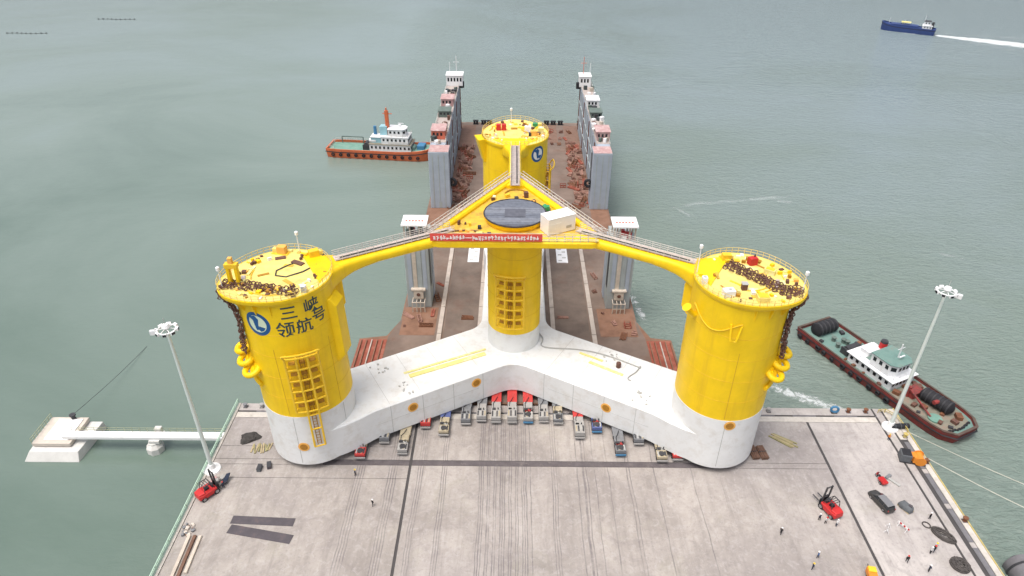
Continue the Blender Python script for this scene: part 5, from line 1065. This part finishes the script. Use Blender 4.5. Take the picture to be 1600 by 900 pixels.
for k in range(4): L3(cg, 'sack', 'spmt_white' if k % 2 else 'deck_pink', MB().box((-1.2+.5*k*(k % 2), .4*k-.4, .4), (1.1, .9, .8), .4*k), None, .2)
for k in range(4): L3(cg, 'pipe', 'cloth_navy', MB().cyl((.6+.25*k, -1.0+.2*k, .3), (1.1+.2*k, 1.2, 1.1+.1*k), .14, None, 8), 50)
# ---- orange winch machine at the right apron
mc = empty('orange_power_winch', (81.2, 98.8, 0.03), 'orange powered winch with black engine box straddling the apron rail covers', 'winch', rz=R(-14))
L3(mc, 'engine_box', 'tarp_grey', MB().box((-1.4, .1, 1.0), (2.0, 2.2, 1.8)), None, .15); L3(mc, 'frame', 'dark_steel', MB().box((0, 0, .12), (4.8, 2.2, .24))); L3(mc, 'engine_roof', 'black_rubber', MB().box((-1.4, .1, 1.95), (1.7, 1.9, .1)), None, .03)
L3(mc, 'drum', 'orange_machine', MB().cyl((1.2, -1.1, 1.0), (1.2, 1.0, 1.0), .8, None, 18), 40)
for y in (-1.15, 1.05): L3(mc, 'flange', 'orange_machine', MB().cyl((1.2, y-.06, 1.0), (1.2, y+.06, 1.0), 1.05, None, 18), 40)
L3(mc, 'gearbox', 'orange_machine', MB().box((.2, .3, .9), (.9, 1.4, 1.3)), None, .1); L3(mc, 'lever_panel', 'orange_machine', MB().box((.1, -1.0, 1.2), (.5, .4, 1.4)), None, .05)
# ---- small red cargo tricycle, grey tarp bundle, grey gear
tr = empty('red_cargo_tricycle', (72.5, 93.3, 0), 'small red three-wheeled cargo cart parked ahead of the minivan', 'tricycle', rz=R(102))
L3(tr, 'tray', 'red_paint', MB().box((-.5, 0, .75), (1.7, 1.15, .5)), None, .06); L3(tr, 'tray_floor', 'lamp_red', MB().box((-.5, 0, 1.01), (1.5, .95, .04))); b = MB(); b.bar((.4, 0, .7), (1.3, 0, .7), .14); b.bar((1.3, 0, .35), (1.15, 0, 1.25), .12); b.bar((1.15, -.4, 1.25), (1.15, .4, 1.25), .07); L3(tr, 'fork', 'dark_steel', b); L3(tr, 'seat', 'black_rubber', MB().box((.6, 0, .95), (.6, .35, .2)), None, .05); L3(tr, 'fairing', 'red_paint', MB().box((1.25, 0, .95), (.2, .5, .6)), None, .06)
for y in (-.6, .6): wheel(tr, -.6, y, .32, .16)
wheel(tr, 1.35, .001, .32, .16)
tb = empty('tarpaulin_bundle', (74.3, 86.8, 0), 'dark grey tarpaulin covered pallet near the minivan', 'pallet', rz=R(-65)); rg = random.Random(2)
b = MB(); b.loft([[(x*k+rg.uniform(-.06, .06), y*k+rg.uniform(-.06, .06), z) for x, y in ((-1.3, -.7), (-.5, -.85), (.4, -.8), (1.3, -.6), (1.4, .2), (1.1, .75), (0, .85), (-1.2, .7))] for k, z in ((1, .16), (.98, .6), (.85, .95), (.5, 1.15))]); L3(tb, 'tarpaulin', 'tarp_grey', b, 60); L3(tb, 'pallet', 'wood', MB().box((0, 0, .08), (2.5, 1.5, .16))); L3(tb, 'crate', 'plate_steel', MB().box((.6, .2, 1.2), (.6, .5, .3), .3))
sb = empty('steel_bracket', (74.9, 93.2, 0), 'grey T shaped steel bracket lying flat on the pale concrete', 'bracket', rz=R(-55)); L3(sb, 'web', 'seam', MB().box((0, 0, .15), (2.8, .5, .3)), None, .03); L3(sb, 'flange', 'spmt_grey', MB().box((-1.2, .3, .2), (.6, 1.5, .4)), None, .03)
# ---- barriers
for x, y, rz, lb, m in ((71.6, 82.2, R(-62), 'red and white striped barrier near the minivan', 'red_paint'), (68.7, 81.9, R(55), 'white folding barrier near the minivan', 'seam')):
    e = empty('road_barrier', (x, y, 0), lb, 'barrier', rz=rz)
    for k in range(6): L3(e, 'board', m if k % 2 else 'white_box', MB().box((-.95+.38*k, 0, .85), (.38, .06, .35)))
    b = MB()
    for xx in (-.8, .8): b.bar((xx, -.4, 0), (xx, 0, 1.0), .08); b.bar((xx, .4, 0), (xx, 0, 1.0), .08)
    L3(e, 'leg', 'white_box', b)
# ---- rope coils
def coil(x, y, rx, ry, n, rz, label, tail=False):
    e = empty('rope_coil', (x, y, 0), label, 'rope', rz=rz); rg = random.Random(int(x*10))
    for k in range(n):
        f_ = 1-.13*(k % 5); pts = [(rx*f_*cos(a)+rg.uniform(-.05, .05), ry*f_*sin(a)+rg.uniform(-.05, .05), .12+.16*(k//3)+rg.uniform(0, .05)) for a in [2*pi*i/22 for i in range(22)]]
        L3(e, 'rope_turn', 'rope_dark', MB().tube(pts, .11, 6, True), 60)
    if tail: L3(e, 'rope_loop', 'rope_dark', MB().tube([(-rx-.9+.7*cos(a), .6*sin(a), .12) for a in [2*pi*i/14 for i in range(14)]], .12, 6, True), 60); L3(e, 'rope_turn', 'rope_dark', MB().tube([(-rx*.9, -.4, .2), (rx*.3, .1, .45), (rx*.9, .5, .3)], .12, 6), 60)
    else:
        for a in (.3, 1.5, 2.6): L3(e, 'rope_turn', 'rope_dark', MB().tube([(-rx*cos(a), -ry*sin(a), .5), (0, .2, .6), (rx*cos(a), ry*sin(a), .5)], .12, 6), 60)
coil(78.3, 80.7, 2.1, 1.15, 8, R(-50), 'oval dark rope coil with a small loop at one end', True)
coil(78.0, 74.6, 1.55, 1.55, 10, 0.3, 'round dark rope coil near the apron joint')
# ---- yellow compressor cart at the bottom edge
yc_ = empty('yellow_compressor', (61.4, 71.9, 0), 'orange yellow compressor cart on the slab joint', 'compressor', rz=R(80)); L3(yc_, 'body', 'orange_machine', MB().box((0, 0, .95), (2.6, 1.5, 1.2)), None, .15); L3(yc_, 'hood', 'yellow_frame', MB().box((.7, 0, 1.65), (1.1, 1.3, .3)), None, .1); L3(yc_, 'tow_bar', 'dark_steel', MB().bar((1.2, 0, .4), (2.6, 0, .5), .12))
for y in (-.75, .75): wheel(yc_, -.2, y, .36, .22)
# ---- steel plates, timber, bundles
for x0, y0, x1, y1, w0, lb in ((-51.0, 82.9, -39.4, 82.4, 1.75, 'dark steel plate lying straight on the concrete'), (-50.8, 80.9, -38.9, 78.7, 1.9, 'dark steel plate lying askew beside the straight one')):
    b = MB(); b.bar((x0, y0, .03), (x1, y1, .03), w0, .05); tag(b.build('steel_plate', 'plate_steel'), lb, 'steel plate', 'steel plates on the quay')
tim = empty('timber_stack', (56.8, 104.0, 0), 'stack of olive timber planks near the plain column', 'planks', rz=R(-38))
for k in range(5): L3(tim, 'plank', ('wood_olive', 'wood')[k % 2], MB().box((.5*(k % 3)-.3, -.7+.36*k, .14), (5.0-.4*(k % 2), .3, .22), .03*(k-2)))
tim2 = empty('timber_stack', (-51.0, 100.6, 0), 'loose olive timber planks beside the dark net heap', 'planks', rz=R(8)); rg = random.Random(6)
for k in range(9): L3(tim2, 'plank', rg.choice(('wood_olive', 'wood_olive', 'wood')), MB().box((-1.8+.45*k, rg.uniform(-.3, .3), .1+.1*(k % 2)), (.3, 2.4+rg.uniform(-.5, .5), .14), rg.uniform(-.25, .25)))
for x, lb in ((49.6, 'brown timber dunnage bundle at the foot of the plain column, inner one'), (51.4, 'brown timber dunnage bundle at the foot of the plain column, outer one')):
    e = empty('dunnage_bundle', (x, 100.3, 0), lb, 'bundle', rz=R(6))
    for k in range(6): L3(e, 'log', 'wood_brown', MB().cyl((-.55+.22*k, -1.7, .28+.22*(k % 2)), (-.55+.22*k, 1.7, .28+.22*(k % 2)), .24, None, 8), 40)
    L3(e, 'strap', 'dark_steel', MB().box((0, 0, .42), (1.5, .12, .72)))
net = empty('net_heap', (-54.4, 103.4, 0), 'dark heap of nets and ropes on the quay behind the light mast', 'net heap'); rg = random.Random(12)
b = MB(); b.loft([[(r_*(1+.25*sin(3*a+1)+.1*rg.uniform(-1, 1))*cos(a), .8*r_*(1+.2*sin(2*a)+.1*rg.uniform(-1, 1))*sin(a), z) for a in [2*pi*i/20 for i in range(20)]] for r_, z in ((2.1, .01), (1.8, .35), (1.2, .7), (.5, .9))]); L3(net, 'heap', 'net_dark', b, 80)
for k in range(8): a = rg.uniform(0, 6.3); L3(net, 'rope_turn', 'rope_dark', MB().torus((rg.uniform(-1, 1), rg.uniform(-.8, .8), rg.uniform(.4, .8)), rg.uniform(.4, .9), .09, (rg.uniform(-.5, .5), rg.uniform(-.5, .5), 1), 14, 5), 60)
for i, (x, y, lb) in enumerate(((-49.6, 95.0, 'dark steel box in front of the lettered column by the trench cover'), (-47.9, 95.7, 'slim dark steel box beside the trench cover'), (-46.0, 99.9, 'small brown box at the foot of the lettered column'))):
    e = empty('tool_box', (x, y, 0), lb, 'tool box', rz=.3*i); L3(e, 'body', ('tarp_grey', 'plate_steel', 'wood_brown')[i], MB().box((0, 0, .35), (.8, 1.5, .7)), None, .05); L3(e, 'lid', 'dark_steel', MB().box((0, 0, .74), (.84, 1.54, .08)), None, .02)
bl_ = empty('beam_pile', (-56.2, 74.6, 0), 'pale timber beams lying along the left quay edge', 'beams', rz=R(2))
for k in range(3): L3(bl_, 'beam', ('cream', 'wood_brown', 'cream')[k], MB().box((k*1.0-.9, .4*k, .2), (.55, 9.5-k, .4)), None, .03)
gh = empty('gravel_heap', (-58.0, 80.4, 0), 'low heap of brown rubble beside the green railing', 'rubble'); rg = random.Random(31)
for k in range(16): L3(gh, 'stone', rg.choice(('wood_brown', 'spmt_grey', 'beige_concrete')), MB().box((rg.uniform(-1, 1), rg.uniform(-1.3, 1.3), .2), (rg.uniform(.3, .7), rg.uniform(.3, .7), rg.uniform(.25, .5)), rg.uniform(0, 3)), None, .08)
# ---- black cylinder fender, blue ring, bollards on the right corner
e = empty('rubber_roll', (83.0, 108.0, 0), 'black cylindrical rubber roll at the foot of the corner light mast', 'rubber fender', rz=R(3)); L3(e, 'roll', 'black_rubber', MB().tube([(-2, 0, .6), (-1.9, 0, .6), (1.9, 0, .6), (2, 0, .6)], [.4, .58, .58, .4], 16), 40)
for k in (-1.2, 0, 1.2): L3(e, 'band', 'tarp_grey', MB().torus((k, 0, .6), .59, .06, (1, 0, 0), 16, 5), 60)
e = empty('blue_hose_reel', (70.8, 112.6, .02), 'blue hose reel ring standing on the far quay edge', 'hose reel'); L3(e, 'ring', 'blue_gear', MB().torus((0, 0, .95), .75, .26, (.2, 1, 0), 18, 8), 60); L3(e, 'stand', 'dark_steel', MB().box((0, 0, .1), (1.2, .8, .2)))
def bollard(x, y, m, lb, z=.02):
    e = empty('bollard', (x, y, z), lb, 'bollard', 'mooring bollards on the quay edge')
    L3(e, 'post', m, MB().lathe([(.5, .1), (.4, .25), (.36, .8), (.62, .95), (.6, 1.15), (.3, 1.25)], n=14), 40); L3(e, 'base_plate', 'plate_steel', MB().box((0, 0, .05), (1.1, 1.1, .1))); e.scale = (.8, .8, .8)
for x, y, m, lb in ((83.0, 105.4, 'yellow_line', 'yellow bollard at the end of the apron rail covers'), (77.8, 112.8, 'rust', 'rusty bollard on the far quay edge behind the work boat side'), (74.0, 112.8, 'rust', 'rusty bollard between blue hose reel and corner light mast'), (83.9, 98.2, 'rust', 'rusty bollard on the apron edge by the orange winch'), (83.9, 84.0, 'rust', 'rusty bollard on the apron edge beyond the oval rope coil'), (56.5, 112.8, 'spmt_white', 'pale bollard on the far quay edge behind the plain column'), (-58.2, 112.8, 'spmt_grey', 'grey bollard at the far left quay corner'), (-54.6, 112.8, 'spmt_white', 'pale bollard near the far left quay corner')): bollard(x, y, m, lb, .06 if x > 83.5 else .03)
b = MB()
for (x0, y0), (x1, y1) in (((80.4, 112.6), (82.0, 112.8)), ((82.0, 112.8), (83.6, 111.0)), ((83.6, 111.0), (84.0, 106.6))): b.bar((x0, y0, 1.0), (x1, y1, 1.0), .12); b.bar((x0, y0, .03), (x0, y0, 1.0), .14); b.bar((x0, y0, .55), (x1, y1, .55), .1)
b.bar((84.0, 106.6, .06), (84.0, 106.6, 1.0), .14); tag(b.build('yellow_guard_rail', 'yellow_line'), 'yellow guard rail around the quay corner by the light mast', 'railing')
# ---- mooring lines off the right quay edge
for p, q, sag, lb in (((83.9, 105.6, 1.0), (128, 78.5, -2.0), 1.6, 'pale mooring rope from the yellow bollard out over the water'), ((84.0, 98.2, 1.2), (122, 73.5, -2.2), 1.8, 'pale mooring rope from the rusty bollard by the orange winch')):
    P = [Vector(p).lerp(Vector(q), i/16)-Vector((0, 0, sag*sin(pi*i/16))) for i in range(17)]; b = MB(); b.tube(P, .09, 6); tag(b.build('mooring_rope', 'rope_pale', None, smooth=60), lb, 'rope')
# thin mooring wire from the dolphin
P = [Vector((-95.4, 110.6, -.8)).lerp(Vector((-93.5, 143.5, -5.3)), i/20)-Vector((0, 0, .5*sin(pi*i/20))) for i in range(21)]; b = MB(); b.tube(P, .05, 5); tag(b.build('mooring_wire', 'dark_steel', None), 'thin dark mooring wire from the dolphin bollard down into the water', 'wire')
# ================================================================== people
def person(x, y, rz, top, legs, helmet, label, pose=0):
    e = empty('person', (x, y, .0), label, 'person', 'people on the quay', rz)
    st = .16 if pose != 2 else .30; lean = .0 if pose != 3 else .12; arm = (.10, .35, .05, .5)[pose]
    J = [(0, 0, .95), (lean*.3, 0, 1.2), (lean, 0, 1.42), (lean, 0, 1.53), (lean+.02, 0, 1.64), (lean+.02, 0, 1.74),
         (st*.2, .10, .88), (st*.5, .11, .48), (st*.3, .11, .09), (st*.3+.14, .12, .045), (-st*.2, -.10, .88), (-st*.3, -.11, .48), (-st*.8, -.11, .09), (-st*.8+.14, -.12, .045),
         (lean, .20, 1.40), (lean+arm*.3, .26, 1.13), (lean+arm*.9, .25, .92+arm*.3), (lean+arm*1.1, .245, .83+arm*.35), (lean, -.20, 1.40), (lean+arm*.2, -.26, 1.13), (lean+arm*.6, -.25, .90+arm*.2), (lean+arm*.75, -.245, .81+arm*.25)]
    E = [(0, 1), (1, 2), (2, 3), (3, 4), (4, 5), (0, 6), (6, 7), (7, 8), (8, 9), (0, 10), (10, 11), (11, 12), (12, 13), (2, 14), (14, 15), (15, 16), (16, 17), (2, 18), (18, 19), (19, 20), (20, 21)]
    rad = [.16, .15, .17, .065, .105, .085, .10, .075, .05, .045, .10, .075, .05, .045, .075, .055, .04, .045, .075, .055, .04, .045]
    me = bpy.data.meshes.new('body'); me.from_pydata(J, E, []); o = bpy.data.objects.new('body', me); COL.objects.link(o)
    o.modifiers.new('skin', 'SKIN')
    for i, r_ in enumerate(rad): me.skin_vertices[0].data[i].radius = (r_, r_*(.75 if i < 3 else 1)); me.skin_vertices[0].data[i].use_root = (i == 0)
    sb_ = o.modifiers.new('sub', 'SUBSURF'); sb_.levels = 1; sb_.render_levels = 1
    dg = bpy.context.evaluated_depsgraph_get(); nm = bpy.data.meshes.new_from_object(o.evaluated_get(dg)); bpy.data.objects.remove(o)
    nm.materials.clear()
    for k in (top, legs, 'skin', 'black_rubber'): nm.materials.append(M[k])
    for p in nm.polygons:
        c = p.center; p.use_smooth = True
        p.material_index = 3 if c.z < .12 else 1 if c.z < .95 and abs(c.y) < .2 else 2 if (c.z > 1.5 or (abs(c.y) > .2 and c.z < .93+arm*.25)) else 0
    bo_ = bpy.data.objects.new('body', nm); COL.objects.link(bo_); bo_.parent = e
    b = MB(); b.lathe([(.155, 1.70), (.15, 1.76), (.11, 1.83), (.03, 1.865)], (lean+.02, 0), 12); b.build('helmet', helmet, bo_, smooth=60, world=False); b = MB(); b.lathe([(.15, 1.70), (.19, 1.695), (.15, 1.715)], (lean+.05, 0), 12); b.build('helmet_brim', helmet, bo_, world=False)
    return e
PE = [(-25.7, 86.3, 1.0, 'cloth_black', 'cloth_black', 'helmet_white', 'person in dark clothes walking alone on open concrete near the slab joint', 2), (-30.4, 93.6, 0.2, 'cloth_navy', 'cloth_black', 'helmet_yellow', 'person in navy standing in front of the lettered column by the trench cover', 0),
      (57.0, 83.9, 2.0, 'cloth_navy', 'cloth_black', 'helmet_white', 'person in navy beside the red forklift with raised mast', 0), (57.9, 83.2, -1.0, 'cloth_white', 'cloth_black', 'helmet_red', 'person in white shirt beside the red forklift with raised mast', 1), (59.6, 82.6, .5, 'cloth_white', 'cloth_navy', 'helmet_white', 'person in white shirt behind the red forklift counterweight', 3),
      (48.9, 80.8, .8, 'cloth_black', 'cloth_black', 'helmet_white', 'person in black walking on open concrete beyond the forklift', 2), (52.0, 73.6, 0, 'cloth_navy', 'cloth_navy', 'helmet_yellow', 'person in navy with yellow helmet on the track marked slab', 0), (77.6, 84.4, 2.2, 'cloth_black', 'cloth_black', 'helmet_white', 'person in black near the oval rope coil', 1),
      (74.0, 77.0, .3, 'cloth_white', 'cloth_black', 'helmet_white', 'person in white shirt in the group of three by the rope coils', 0), (74.8, 77.3, 3.0, 'cloth_black', 'cloth_navy', 'helmet_red', 'person in black in the group of three by the rope coils', 1), (75.3, 77.9, -2, 'cloth_white', 'cloth_navy', 'helmet_yellow', 'person in white with yellow helmet in the group of three', 0),
      (69.0, 75.2, 1.2, 'cloth_black', 'cloth_black', 'helmet_red', 'person in black walking near the orange yellow compressor', 2), (53.8, 75.9, 2.8, 'cloth_blue', 'cloth_navy', 'helmet_white', 'person in blue jacket on the track marked slab', 2), (71.9, 73.4, .2, 'cloth_navy', 'cloth_black', 'helmet_white', 'person in navy between compressor and round rope coil', 1),
      (-55.0, 90.2, 2.4, 'cloth_navy', 'cloth_navy', 'helmet_red', 'person in navy beside the bundle of sacks and pipes', 0), (79.0, 104.4, 1, 'cloth_orange', 'cloth_navy', 'helmet_yellow', 'person in orange vest near the corner light mast', 0)]
for p in PE: person(*p)
